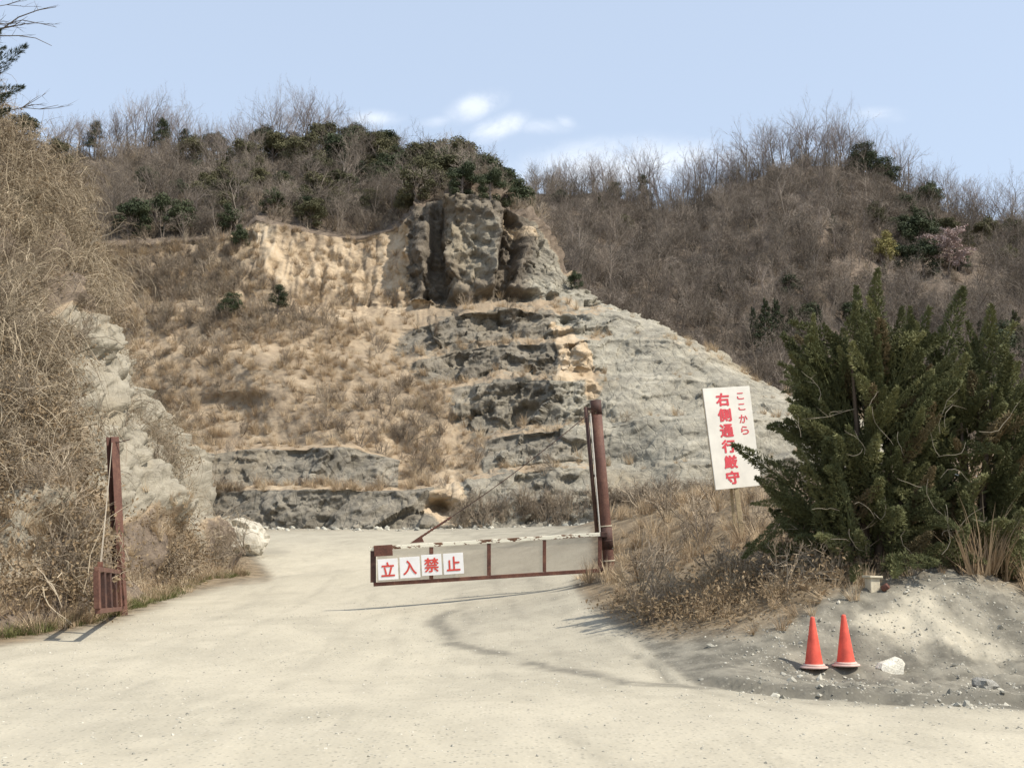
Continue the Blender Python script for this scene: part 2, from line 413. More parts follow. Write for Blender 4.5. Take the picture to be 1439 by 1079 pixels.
def mat_rock(name, near=False, hi_col=(.52, .475, .37)):
    # mA: r = bare rock, g = ochre earth, b = dark (0) .. light (1) rock, a = leaf litter
    m, t, b = new_mat(name); co = obco(t); rk, oc, lt, lit = attr(t, 'mA')
    k = 3.0 if near else 1.0
    n_big = t.noise(co, .07 * k, 6, .62, .5); n_mid = t.noise(co, .4 * k, 7, .65, .3); n_fine = t.noise(co, 2.2 * k, 6, .7)
    strat = t.noise(t.mapping(co, (.5, .5, 1.6), (.5, .62, 0)), .55 * k, 7, .68, .5)
    crack = t.voro(t.mapping(co, (1, 1, .55), (.4, .5, 0)), .42 * k, 'DISTANCE_TO_EDGE')
    crack2 = t.voro(t.mapping(t.mix(.12, co, t.new('ShaderNodeTexNoise').outputs[1]), (1, 1, .6), (.3, .8, .3)), 1.1 * k, 'DISTANCE_TO_EDGE')
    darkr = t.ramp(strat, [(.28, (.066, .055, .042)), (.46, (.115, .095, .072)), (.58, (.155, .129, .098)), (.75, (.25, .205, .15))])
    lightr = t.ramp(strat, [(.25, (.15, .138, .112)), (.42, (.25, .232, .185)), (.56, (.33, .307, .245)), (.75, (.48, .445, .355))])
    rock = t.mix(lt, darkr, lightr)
    sk = t.noise(t.mapping(co, (1.6, 1.2, .45), (.1, .75, .1)), 2.4 * k, 6, .72, .8); sp2 = t.noise(co, 7.0 * k, 4, .7)
    rock = t.mix(t.math('MULTIPLY', t.rng(sk, .47, .34), .45), rock, (.075, .064, .052))
    rock = t.mix(t.math('MULTIPLY', t.rng(sk, .55, .70), t.math('ADD', t.math('MULTIPLY', lt, .45), .1)), rock, hi_col)
    rock = t.mix(t.math('MULTIPLY', t.rng(sp2, .42, .30), .5), rock, (.08, .07, .058))
    rock = t.mix(t.math('MULTIPLY', t.rng(n_big, .5, .68), t.math('ADD', t.math('MULTIPLY', lt, .4), .1)), rock, (.33, .25, .145))
    rock = t.mix(t.math('MULTIPLY', t.rng(n_mid, .6, .75), t.math('ADD', t.math('MULTIPLY', lt, .4), .1)), rock, (.42, .39, .31))
    ck = t.math('MULTIPLY', t.rng(crack, .05, .0), t.rng(n_mid, .4, .55))
    ck = t.math('MAXIMUM', ck, t.math('MULTIPLY', t.rng(crack2, .05, .0), .7))
    rock = t.mix(t.math('MULTIPLY', ck, .24), rock, (.075, .066, .054))
    if near: rock = t.mix(.4, rock, (.33, .29, .22))
    grass = t.ramp(t.math('ADD', t.math('MULTIPLY', n_mid, .6), t.math('MULTIPLY', n_fine, .4)), [(.3, (.20, .15, .10)), (.46, (.31, .238, .16)), (.6, (.395, .31, .21)), (.75, (.49, .395, .275))])
    grass = t.mix(t.math('MULTIPLY', t.rng(n_big, .46, .62), .45), grass, (.25, .198, .14))
    och = t.ramp(t.math('ADD', t.math('MULTIPLY', n_mid, .55), t.math('MULTIPLY', n_fine, .45)), [(.3, (.31, .23, .15)), (.5, (.42, .325, .215)), (.7, (.50, .42, .31))])
    litter = t.ramp(n_fine, [(.3, (.085, .066, .05)), (.5, (.15, .117, .088)), (.7, (.235, .185, .138))])
    wob = t.math('MULTIPLY', t.math('SUBTRACT', t.math('ADD', t.math('MULTIPLY', n_mid, .55), t.math('MULTIPLY', n_fine, .45)), .5), 1.6)
    c = t.mix(t.rng(t.math('ADD', rk, wob), .42, .58), grass, rock)
    c = t.mix(t.rng(t.math('ADD', oc, wob), .42, .62), c, och)
    c = t.mix(t.rng(t.math('ADD', lit, wob), .4, .6), c, litter)
    t.put(b.inputs['Base Color'], c)
    h = t.math('ADD', t.math('MULTIPLY', strat, .8), t.math('ADD', t.math('MULTIPLY', n_fine, .45), t.math('MULTIPLY', t.math('MULTIPLY', ck, rk), -.2)))
    t.put(b.inputs['Normal'], t.bump(h, .7, .3 / k)); return m


M['ground'] = mat_ground(); M['quarry'] = mat_rock('quarry_rock'); M['bankrock'] = mat_rock('bank_rock', True, (.47, .425, .33))


# ------------------------------------------------------------------ ground sheet
ctrl = []
for x in (-30, -15, 0, 15, 30):
    for y in (-10, 2, 8): ctrl.append((x, y, 0.0))
for a in [(0, 1000, 13.5), (720, 1060, 10.5), (1439, 1060, 10.5), (0, 1060, 10.5), (350, 980, 14.5), (720, 980, 14.6), (1200, 1000, 13.8),
          (0, 903, 21.5), (90, 885, 23.5), (170, 864, 27), (250, 838, 34), (372, 814, 44), (340, 765, 58), (150, 780, 45),
          (600, 850, 27), (600, 900, 21.8), (350, 900, 21.5), (600, 950, 17.4), (480, 800, 40), (600, 800, 37), (600, 746, 72), (450, 746, 72), (300, 746, 72),
          (750, 741, 72), (800, 770, 46), (790, 822, 29), (848, 812, 27), (700, 835, 28), (860, 870, 22), (960, 903, 18.8), (880, 950, 16.8), (1030, 908, 18.0),
          (900, 900, 19.6), (700, 920, 19.8), (930, 862, 21.2),
          (870, 760, 32), (870, 722, 38), (960, 712, 34), (1050, 712, 30), (1040, 760, 25.5), (950, 780, 26.5), (950, 836, 22.6), (1040, 838, 20.6), (1100, 858, 19.2),
          (1060, 893, 18.3), (1110, 872, 18.6), (1150, 852, 18.8), (1200, 838, 19.1), (1250, 822, 19.3), (1330, 804, 19.8), (1375, 815, 19.7), (1400, 832, 19.5), (1439, 860, 19), (1500, 890, 18.5),
          (1100, 928, 17.5), (1150, 930, 17.5), (1250, 927, 17.6), (1350, 925, 17.6), (1439, 930, 17.5), (1145, 945, 17.2), (1190, 945, 17.2), (1300, 950, 17.0), (1439, 955, 16.9),
          (1050, 980, 15.0), (1250, 992, 14.8), (1439, 997, 14.8)]:
    p = P(*a); ctrl.append(tuple(p))
for (x, y, z) in [(6.6, 21.8, 1.45), (5.6, 21.5, 1.4), (7.8, 22.3, 1.5), (9.2, 23, 1.9), (10.6, 25, 2.5), (5.0, 23, 1.75), (12, 22, 1.4), (14, 20, .9), (-14, 30, .8), (-18, 24, .4), (-20, 45, 1.2), (-40, 72, 3.2), (45, 72, 3.6), (25, 40, 3.4), (20, 55, 3.8),
                  (-40, 90, 3.8), (0, 92, 3.8), (45, 92, 3.9), (8, 60, 3.3)]:
    ctrl.append((x, y, z))
ctrl = np.array(ctrl)


def tps(r2): return np.where(r2 > 1e-9, .5 * r2 * np.log(np.maximum(r2, 1e-9)), 0)


_n = len(ctrl); _d2 = ((ctrl[:, None, :2] - ctrl[None, :, :2]) ** 2).sum(-1)
_A = np.zeros((_n + 3, _n + 3)); _A[:_n, :_n] = tps(_d2) + np.eye(_n) * .02; _A[:_n, _n] = 1; _A[:_n, _n + 1:] = ctrl[:, :2]; _A[_n:, :_n] = _A[:_n, _n:].T
_w = np.linalg.solve(_A, np.concatenate([ctrl[:, 2], np.zeros(3)]))


def poly_dist(px, py, pts):
    d = np.full(np.shape(px), 1e9)
    for (x0, y0), (x1, y1) in zip(pts[:-1], pts[1:]):
        L2 = (x1 - x0) ** 2 + (y1 - y0) ** 2
        t = np.clip(((px - x0) * (x1 - x0) + (py - y0) * (y1 - y0)) / L2, 0, 1)
        d = np.minimum(d, np.hypot(px - x0 - t * (x1 - x0), py - y0 - t * (y1 - y0)))
    return d


def inside(px, py, poly):
    c = np.zeros(np.shape(px), bool); n = len(poly)
    for i in range(n):
        (x0, y0), (x1, y1) = poly[i], poly[(i + 1) % n]
        if y0 == y1: continue
        c ^= ((y0 > py) != (y1 > py)) & (px < (x1 - x0) * (py - y0) / (y1 - y0) + x0)
    return c


def sdist(px, py, poly):
    d = poly_dist(px, py, poly + [poly[0]]); return np.where(inside(px, py, poly), d, -d)


def sstep(a, b, x): t = np.clip((x - a) / (b - a), 0, 1); return t * t * (3 - 2 * t)


def tps_z(a, b): return float(tps((a - ctrl[:, 0]) ** 2 + (b - ctrl[:, 1]) ** 2) @ _w[:_n] + _w[_n] + _w[_n + 1] * a + _w[_n + 2] * b)


def ground_at(px, py):
    """where the line of sight through this place of the photo meets the ground"""
    lo = 6.0; p = P(px, py, lo)
    for _ in range(900):
        q = P(px, py, lo + .1)
        if q.z < tps_z(q.x, q.y): break
        lo += .1
    q = P(px, py, lo + .05); return (q.x, q.y)


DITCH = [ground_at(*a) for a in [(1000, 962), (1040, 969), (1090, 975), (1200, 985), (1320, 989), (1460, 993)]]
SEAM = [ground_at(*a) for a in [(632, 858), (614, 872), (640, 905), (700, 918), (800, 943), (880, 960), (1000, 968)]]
CRACK = [ground_at(*a) for a in [(893, 920), (925, 938), (940, 958)]]


def ground_z(x, y):
    x = np.asarray(x, float); y = np.asarray(y, float); sh = x.shape; x = x.ravel(); y = y.ravel()
    cx = np.clip(x, -45, 50); cy = np.clip(y, -8, 95); z = np.zeros(len(x))
    for i in range(0, len(x), 20000):
        a, b = cx[i:i + 20000], cy[i:i + 20000]
        z[i:i + 20000] = tps((a[:, None] - ctrl[:, 0]) ** 2 + (b[:, None] - ctrl[:, 1]) ** 2) @ _w[:_n] + _w[_n] + _w[_n + 1] * a + _w[_n + 2] * b
    q = np.stack([x, y, np.zeros_like(x)], -1)
    side = sstep(13.5, 16.5, y + .15 * x * 0) * sstep(2.5, 5, x) * sstep(40, 28, y)       # rough heap of spoil on the right
    z += fbm(q * .5, 4, 3) * (.02 + .05 * side) + fbm(q * 2.2, 3, 5) * (.008 + .09 * side) + fbm(q * 6.5, 2, 15) * (.003 + .06 * side)
    z += fbm(q * np.array([1.1, .8, 1]), 3, 9) * .006
    dd = poly_dist(x, y, DITCH); yd = np.interp(x, [q[0] for q in DITCH], [q[1] for q in DITCH]); inx = sstep(DITCH[0][0] - .4, DITCH[0][0] + .4, x) * sstep(11, 8, x)
    sdd = np.where(y > yd, dd, -dd); jit = fbm(q * 3.0, 3, 19) * .08
    z += inx * (.13 * sstep(-.02, .07, sdd + jit) * sstep(2.2, .3, sdd) - .03 * np.exp(-((sdd + .06) / .08) ** 2))
    z -= .05 * np.exp(-(poly_dist(x, y, CRACK) / .05) ** 2)
    far = sstep(80, 400, np.hypot(x, y)); z = z * (1 - far) + 2.0 * far
    return z.reshape(sh)


def steps(segs):
    out = [segs[0][0]]
    for a, b, h in segs:
        n = max(1, int(round((b - a) / h))); out += list(a + (b - a) * (np.arange(n) + 1) / n)
    return np.array(out)


gx = steps([(-3000, -400, 400), (-400, -60, 30), (-60, -18, 1.2), (-18, -8, .25), (-8, 2, .14), (2, 11, .075), (11, 18, .25), (18, 60, 1.2), (60, 400, 30), (400, 3000, 400)])
gy = steps([(-3000, -300, 400), (-300, -20, 25), (-20, 7, 1), (7, 14, .16), (14, 21.5, .075), (21.5, 32, .16), (32, 60, .45), (60, 110, 1.2), (110, 400, 30), (400, 3500, 400)])
GX, GY = np.meshgrid(gx, gy); GZ = ground_z(GX, GY)
GV = np.stack([GX, GY, GZ], -1); gpx, gpy = project(GV)
wob = fbm(np.stack([GX, GY, GX * 0], -1) * 1.1, 5, 21, .6)
ROADP = [(-900, 1300), (-700, 960), (0, 903), (100, 884), (172, 866), (250, 834), (330, 815), (374, 810), (345, 776), (325, 752), (380, 738), (600, 734), (835, 736), (838, 800), (812, 822),
         (846, 868), (905, 898), (935, 930), (985, 962), (1090, 976), (1200, 987), (1439, 996), (2300, 1010), (2600, 1400)]
sd = sdist(gpx, gpy, ROADP) + wob * 9 * np.clip((gpy - 700) / 200, .2, 1)
onr = sstep(-6, 14, sd)
infr = GY > 3
onr = np.where(infr, onr, 1.0)
graypoly = [(628, 862), (640, 906), (700, 918), (800, 943), (880, 962), (1010, 972), (985, 962), (935, 930), (905, 898), (846, 868), (812, 822), (838, 800), (835, 745), (640, 745), (620, 820)]
gr = sstep(-45, 55, sdist(gpx, gpy, graypoly) + wob * 40) * .26
far_gray = sstep(790, 750, gpy) * .3
moundlight = sstep(-14, 22, sdist(gpx, gpy, [(1215, 868), (1270, 846), (1320, 848), (1425, 925), (1370, 930), (1290, 900)]) + wob * 34 + fbm(np.stack([gpx * .02 + gpy * .03, gpy * .02 - gpx * .012, gpx * 0], -1) * np.array([.5, 4, 1]), 3, 23) * 16)
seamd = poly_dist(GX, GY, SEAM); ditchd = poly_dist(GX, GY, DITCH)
damp_shade = np.maximum(np.exp(-((seamd + wob * .5) / .17) ** 2) * 1.0 * sstep(-.6, .2, wob + .25), np.exp(-((ditchd - .03 + wob * .08) / .15) ** 2) * 1.0)  # seam term is wet soil; ditch term paints the shade under its lip
damp_shade = np.maximum(damp_shade, np.exp(-(poly_dist(GX, GY, CRACK) / .07) ** 2) * .8)
damp_shade = np.maximum(damp_shade, .55 * sstep(-6, 8, sdist(gpx, gpy, [(345, 782), (345, 772), (395, 771), (408, 776), (390, 782)]) + wob * 4))
soil = (1 - onr) * sstep(-10, 20, sdist(gpx, gpy, [(780, 700), (790, 830), (860, 875), (930, 905), (1040, 893), (1110, 872), (1180, 836), (1250, 815), (1330, 796), (1380, 812), (1500, 860), (1900, 900), (1900, 500), (780, 500)]) + wob * 12)
TRK = [[(430, 800), (330, 860), (150, 940), (-80, 1000)], [(480, 800), (400, 860), (250, 945), (20, 1030), (-150, 1079)], [(540, 800), (500, 870), (400, 960), (250, 1079)], [(590, 800), (570, 870), (520, 960), (450, 1079)],
       [(690, 800), (720, 850), (760, 900), (850, 960), (1000, 1010), (1300, 1050)], [(740, 800), (775, 840), (830, 890), (930, 950), (1100, 1000), (1439, 1030)], [(640, 770), (650, 850), (700, 950), (800, 1040), (900, 1100)]]
trk = np.zeros_like(wob)
for q in TRK:
    dq = poly_dist(GX, GY, [ground_at(*a) for a in q]); trk = np.maximum(trk, np.exp(-((dq + wob * .15) / .11) ** 2))
trk = np.where((GY > 8) & (GY < 60), trk * sstep(-.5, .25, fbm(np.stack([GX, GY, GX * 0], -1) * .7, 4, 27)), 0)
soil = np.maximum(soil, (1 - onr) * (GX < -3))
soil = np.maximum(soil, (np.abs(GX) > 60) * 1.0)
mG = np.stack([onr * (1 - gr) * .55 * sstep(.2, -.25, wob) + moundlight * .8 * (1 - onr), np.clip((1 - onr) * (1 - moundlight * .85) * 1.0 + gr * 1.25 + far_gray * onr + trk * onr * .28, 0, 1), damp_shade, soil], -1)
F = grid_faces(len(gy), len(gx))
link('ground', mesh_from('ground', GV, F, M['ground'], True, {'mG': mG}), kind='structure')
# the gravel road: the same surface, a few mm proud
rm = (sd.ravel()[F].min(1) > 0) & (GY.ravel()[F].min(1) > -15) & (GY.ravel()[F].max(1) < 80) & (np.abs(GX.ravel()[F]).max(1) < 30)
rm |= (GY.ravel()[F].min(1) > -15) & (GY.ravel()[F].max(1) < 4) & (np.abs(GX.ravel()[F]).max(1) < 30)
RF = F[rm]; used, inv = np.unique(RF, return_inverse=True)
RV = GV.reshape(-1, 3)[used].copy(); RV[:, 2] += .006
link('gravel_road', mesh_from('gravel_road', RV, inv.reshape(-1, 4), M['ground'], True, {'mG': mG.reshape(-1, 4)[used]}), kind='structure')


def gz(x, y): return float(ground_z(np.array([x]), np.array([y]))[0])


def on_ground(px, Y):
    x = (px - 719.5) / FPX * Y * 0.99 / 1.0
    for _ in range(4):
        v = np.array([[x, Y, gz(x, Y)]]); q = project(v)[0][0]; x += (px - q) / FPX * Y
    return Vector((x, Y, gz(x, Y)))


# ------------------------------------------------------------------ quarry hillside (terraces, cliff, wooded top)
LV = [  # (depth, [(px,py)...])  from the foot upwards
    (78, [(100, 770), (150, 766), (330, 748), (450, 745), (600, 744), (700, 741), (800, 732), (900, 716), (1000, 708), (1110, 695), (1300, 680)]),
    (80.4, [(100, 705), (330, 690), (450, 686), (560, 690), (640, 686), (700, 664), (800, 657), (900, 655), (1000, 650), (1110, 642), (1300, 650)]),
    (82.6, [(100, 699), (330, 684), (450, 680), (560, 684), (640, 680), (700, 657), (800, 651), (900, 649), (1000, 644), (1110, 636), (1300, 645)]),
    (85.2, [(100, 640), (310, 634), (400, 630), (500, 627), (560, 645), (640, 642), (700, 613), (800, 602), (900, 592), (1000, 587), (1110, 588), (1300, 620)]),
    (87.2, [(100, 632), (310, 627), (500, 619), (560, 636), (640, 632), (700, 604), (800, 594), (900, 584), (1000, 579), (1110, 581), (1300, 616)]),
    (90.6, [(100, 570), (310, 565), (450, 562), (560, 562), (620, 545), (700, 536), (800, 533), (880, 534), (960, 531), (1040, 541), (1110, 566), (1300, 612)]),
    (92.8, [(100, 560), (310, 548), (450, 547), (560, 547), (620, 533), (700, 523), (780, 525), (880, 525), (960, 522), (1040, 534), (1110, 562), (1300, 610)]),
    (96, [(100, 500), (240, 490), (330, 494), (450, 502), (560, 510), (600, 505), (640, 492), (700, 484), (780, 482), (860, 476), (940, 479), (1000, 501), (1060, 531), (1110, 557), (1300, 612)]),
    (98.2, [(100, 488), (240, 482), (330, 484), (450, 490), (560, 500), (600, 494), (640, 481), (700, 472), (780, 471), (860, 466), (940, 471), (1000, 497), (1060, 531), (1110, 560), (1300, 616)]),
    (101, [(100, 440), (330, 437), (450, 447), (560, 460), (610, 452), (650, 438), (720, 433), (800, 441), (860, 446), (930, 463), (1000, 495), (1060, 534), (1110, 565), (1300, 622)]),
    (104.5, [(100, 425), (330, 421), (450, 427), (560, 432), (610, 433), (650, 426), (720, 421), (800, 419), (860, 433), (930, 459), (1000, 495), (1060, 538), (1110, 570), (1300, 630)]),
    (109.5, [(100, 350), (200, 345), (290, 338), (335, 330), (360, 308), (400, 320), (450, 330), (500, 336), (550, 325), (580, 300), (600, 283), (640, 274), (690, 285), (735, 308), (760, 345), (785, 392), (820, 416), (860, 434), (930, 463), (1000, 500), (1060, 545), (1110, 580), (1300, 640)]),
    (150, [(60, 225), (150, 222), (200, 207), (250, 223), (300, 232), (350, 226), (430, 214), (500, 218), (560, 228), (620, 243), (690, 268), (730, 296), (760, 340), (785, 396), (820, 428), (860, 450), (930, 480), (1000, 520), (1060, 570), (1300, 670)]),
    (200, [(60, 330), (300, 330), (500, 330), (690, 380), (860, 560), (1300, 720)]),
]
PX = np.arange(40, 1300, 1.7); ncol = len(PX)
rowsV, rowK = [], []
base = []
for k, (Y, pts) in enumerate(LV):
    a = np.array(pts, float); py = np.interp(PX, a[:, 0], a[:, 1])
    nz = fbm(np.stack([PX * .022, np.full(ncol, k * 3.1), np.zeros(ncol)], -1), 4, 31)
    py = py + nz * (5 if k < 11 else 3) * (k > 0) * np.clip((1050 - PX) / 300 + .3, .3, 1)
    Yc = Y + fbm(np.stack([PX * .006, np.full(ncol, k * .45), np.zeros(ncol)], -1), 3, 33) * (3.2 if k else 1.5) + ((PX - 640) / 400) ** 2 * 2 * (k < 12)
    base.append(P(PX, py, Yc))
    base[-1] = base[-1]
seg_n = [34, 6, 34, 6, 36, 7, 34, 7, 32, 8, 84, 44, 8]
rowsV.append(base[0] - np.array([0, .4, 3.5])); rowK.append(-.02)
for k in range(len(LV) - 1):
    n = seg_n[k]
    for i in range(n):
        t = i / n
        rowsV.append(base[k] * (1 - t) + base[k + 1] * t); rowK.append(k + t)
rowsV.append(base[-1]); rowK.append(len(LV) - 1.0)
QV = np.array(rowsV); KK = np.array(rowK)[:, None] * np.ones((1, ncol)); PXg = np.ones((len(rowK), 1)) * PX[None, :]
qpx, qpy = project(QV)
nr = grid_normals(QV)
flip = nr[..., 1] > 0; nr = np.where(flip[..., None], -nr, nr)
kk = np.floor(np.maximum(KK, 0)).astype(int); fr = KK - kk
isface = (kk % 2 == 0) & (kk < 11); cliff = (kk == 10)
wq = fbm(QV * .12, 4, 41); wq2 = fbm(QV * .45, 4, 43)
rightness = sstep(520, 640, PXg + wq * 60)
edge = sstep(0, .12, fr) * sstep(1.0, .88, fr)
rock = np.where(isface, rightness * 1.0, rightness * .47)
rock = np.where((kk <= 3) & isface, np.maximum(rock, .9), rock)
rock = np.where((kk == 10), sstep(555, 590, PXg) * 1.0, rock)
rock = np.maximum(rock, sstep(790, 870, PXg + wq * 40) * np.where(kk < 11, .72, .3) * sstep(1.5, 0.5, 0 * PXg))
rock *= np.where((PXg > 560) & (PXg < 680) & (kk >= 2) & (kk < 6), .35 + .65 * sstep(600, 700, PXg - (qpy - 560) * .5), 1)
rock = np.where((kk >= 11) & (PXg < 800), .0, rock)
ochre = np.zeros_like(rock)


def blob(poly, soft=14, amp=1.0): return amp * sstep(-soft, soft, sdist(qpx, qpy, poly) + wq2 * 10)


ochre = np.maximum(ochre, blob([(775, 458), (800, 460), (828, 495), (834, 530), (780, 532), (786, 490)], 7, 1.3))
ochre = np.maximum(ochre, blob([(345, 318), (375, 312), (420, 330), (480, 335), (560, 325), (590, 390), (592, 420), (480, 420), (400, 400)], 18, .52))
ochre = np.maximum(ochre, blob([(345, 315), (370, 312), (395, 350), (412, 395), (395, 400), (360, 350)], 8, 1.2))
ochre = np.maximum(ochre, blob([(540, 325), (575, 310), (585, 380), (560, 380)], 8, .7))
ochre = np.maximum(ochre, blob([(700, 300), (745, 320), (750, 340), (715, 335)], 6, .6))
ochre = np.maximum(ochre, blob([(630, 660), (660, 690), (665, 740), (620, 742), (590, 720), (610, 690)], 10, .75))
ochre = np.maximum(ochre, blob([(820, 530), (850, 540), (845, 570), (825, 560)], 8, .7))
ochre = np.maximum(ochre, blob([(760, 440), (1050, 520), (1070, 540), (960, 478), (860, 450), (780, 452)], 8, .35))
ochre = np.maximum(ochre, blob([(470, 425), (600, 420), (640, 430), (560, 450), (470, 450)], 8, .55))
ochre = np.maximum(ochre, blob([(230, 490), (420, 510), (560, 520), (560, 640), (300, 630)], 30, .36))
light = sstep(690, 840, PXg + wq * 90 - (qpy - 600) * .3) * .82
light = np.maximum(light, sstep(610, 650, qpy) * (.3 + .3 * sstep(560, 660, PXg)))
light = np.where(cliff, np.interp(PXg + wq * 20, [560, 640, 650, 690, 700, 740, 755, 800], [.1, .0, .12, .1, .0, .0, .5, .9]), light)  # cliff columns: sunlit panel and shaded clefts painted into the rock tone
light = np.maximum(light, blob([(640, 330), (690, 320), (695, 390), (660, 400), (640, 370)], 8, .6))  # sunlit panel of the cliff, painted as paler rock
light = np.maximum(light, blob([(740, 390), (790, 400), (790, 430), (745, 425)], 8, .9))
litter = np.where(kk >= 11, 1.0, 0) * sstep(820, 760, PXg)
litter = np.maximum(litter, ((kk >= 7) & (kk < 11)) * .55 * sstep(330, 150, PXg + wq * 40))
# relief
hang = np.clip(nr[..., 2:3] * 0 + 1, 0, 1)
p = QV.copy(); p1 = p + np.stack([wq, wq2, wq], -1) * .6
th = .55; rot = np.array([[cos(th), 0, sin(th)], [0, 1, 0], [-sin(th), 0, cos(th)]])
ps = p1 @ rot.T
d = facets(ps * np.array([.22, .22, .42]), 51, 1.1) * 1.1 + chips(ps * np.array([.2, .2, .36]), 151, 1.0, .7) * 1.3 + facets(ps * np.array([.62, .62, 1.1]), 53, 1.0) * .5 + chips(ps * np.array([.6, .6, 1.0]), 153, 1.0) * .95 + facets(ps * np.array([1.6, 1.6, 2.6]), 57, 1.0) * .2 + chips(ps * np.array([1.7, 1.7, 2.6]), 157, 1.0) * .38 + facets(ps * np.array([3.4, 3.4, 4.2]), 58, 1.0) * .07
st_ = rot @ np.array([1.0, 0, 0]); d += ((ps[..., 2] * .55 + fbm(p1 * .2, 3, 62) * 1.2) % 1.0 - .5) * .55 + 0 * (np.abs(vnoise(p1 @ np.array([[1.9, .2, .35], [.3, 1.6, .1], [.9, .2, .45]]).T, 64)) - .4) * .2 + (np.abs(vnoise(p1 @ np.array([[.9, .1, .15], [.3, .8, .1], [.42, .2, .2]]).T, 68)) - .4) * .08
d += fbm(p * .25, 4, 55) * .7 + fbm(p1 * 1.3, 3, 59) * .12
pr = p @ np.array([[cos(.22), 0, sin(.22)], [0, 1, 0], [-sin(.22), 0, cos(.22)]]).T; dcl = chips(pr * np.array([.24, .2, .075]), 61, 1.1, .7) * 2.6 + facets(pr * np.array([.5, .4, .12]), 60, .5) * 1.0 + chips(pr * np.array([.62, .5, .24]), 63, 1.0, .7) * 1.2 + chips(pr * np.array([1.6, 1.3, .8]), 65, 1.0) * .45 + facets(p1 * np.array([3.2, 3, 2]), 66, .9) * .22 + (np.abs(vnoise(p1 * np.array([1.1, .6, .12]), 164)) - .4) * .25 + (np.abs(vnoise(p1 * np.array([2.6, 1.6, .3]), 165)) - .4) * .12
wpx = PXg + wq * 10 + wq2 * 5 + (fr - .5) * 22 * np.sin(PXg * .05)
cleft = np.interp(wpx, [555, 572, 590, 604, 612, 622, 636, 650, 690, 697, 705, 722, 736, 752, 775, 800], [0, .2, .5, 1.2, -1.6, -2.2, .5, 1.3, 2.0, 1.6, -2.4, -1.9, 1.1, .8, 1.3, .2])
cleft = np.where(cleft < 0, cleft * sstep(1.0, .62, fr + wq2 * .15), cleft); dcl = dcl + cleft + facets(pr * np.array([1.2, 1.0, .5]), 69, 1.0) * .5
iscl = ((cliff * sstep(0, .10, fr)) + ((kk == 11) * sstep(.10, .01, fr))) * sstep(552, 575, PXg) * sstep(815, 795, PXg)
dcl = dcl + .5
soft = fbm(p * .3, 4, 67) * .55 + fbm(p * 1.1, 3, 69) * .28 + (cliff & (PXg < 600)) * ((np.abs(vnoise(p * np.array([.9, .4, .12]), 166)) - .4) * 1.1 + (np.abs(vnoise(p * np.array([2.6, 1, .4]), 167)) - .4) * .4)
amp = np.clip(rock, 0, 1) * np.where(kk <= 3, .65, 1) * (1 - .66 * sstep(800, 880, PXg) * (kk < 10))
disp = soft * (1 - amp) + d * amp * (1 - iscl) + dcl * iscl
disp = np.where(kk >= 11, soft * 2.0 * sstep(.0, .12, KK - 11) * (1 - iscl) + dcl * iscl, disp)
disp = np.where(isface, disp * sstep(1.0, .9, fr) + soft * sstep(.9, 1.0, fr), disp)
disp[0:2] *= .3
out = nr * np.array([1, 1, .55]); out[..., 2] = np.where(isface | cliff, out[..., 2] * .4, out[..., 2])
QV2 = QV + out * disp[..., None]
# hollow at the foot (dark undercut) and the scarp above the landslide
for (hx, hy, hr, dep) in [(618, 716, 22, 3.2), (795, 452, 14, 1.8), (745, 520, 10, 1.0), (1035, 588, 14, 1.2)]:
    g = np.exp(-(((qpx - hx) / hr) ** 2 + ((qpy - hy) / (hr * .6)) ** 2) * 1.2); QV2[..., 1] += g * dep
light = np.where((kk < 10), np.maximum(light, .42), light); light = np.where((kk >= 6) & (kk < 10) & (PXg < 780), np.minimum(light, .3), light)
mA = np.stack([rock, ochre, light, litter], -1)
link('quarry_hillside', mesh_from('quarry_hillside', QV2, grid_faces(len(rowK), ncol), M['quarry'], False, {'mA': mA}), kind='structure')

# ------------------------------------------------------------------ right hill behind
RL = [(150, [(640, 640), (1000, 640), (1800, 700)]),
      (175, [(640, 470), (800, 490), (1000, 500), (1200, 520), (1439, 520), (1800, 560)]),
      (215, [(640, 340), (800, 350), (900, 370), (1000, 340), (1130, 320), (1250, 350), (1350, 395), (1439, 400), (1800, 440)]),
      (255, [(640, 280), (700, 276), (750, 272), (800, 274), (850, 270), (900, 290), (945, 298), (985, 283), (1040, 262), (1090, 240), (1130, 232), (1200, 236), (1250, 254), (1300, 286), (1350, 306), (1439, 322), (1600, 350), (1800, 380)]),
      (330, [(640, 420), (1130, 380), (1800, 520)])]
RX = np.arange(640, 1800, 7.0); rb = []
for k, (Y, pts) in enumerate(RL):
    a = np.array(pts, float); py = np.interp(RX, a[:, 0], a[:, 1])
    rb.append(P(RX, py, Y + fbm(np.stack([RX * .008, RX * 0 + k * .6, RX * 0], -1), 3, 71) * 12))
rr = []
rK = []
for k in range(4):
    for i in range(22): rr.append(rb[k] * (1 - i / 22) + rb[k + 1] * i / 22); rK.append(k + i / 22)
rr.append(rb[-1]); rK.append(4.0)
RVV = np.array(rr); RK = np.array(rK)
RVV[..., 2] += fbm(RVV * .05, 4, 73) * 3 * np.sin(np.clip(RK / 3, 0, 1) * pi)[:, None]
z4 = np.zeros(RVV.shape[:2])
link('wooded_hill', mesh_from('wooded_hill', RVV, grid_faces(len(rK), len(RX)), M['quarry'], True, {'mA': np.stack([z4, z4, z4, z4 + 1], -1)}), kind='structure')

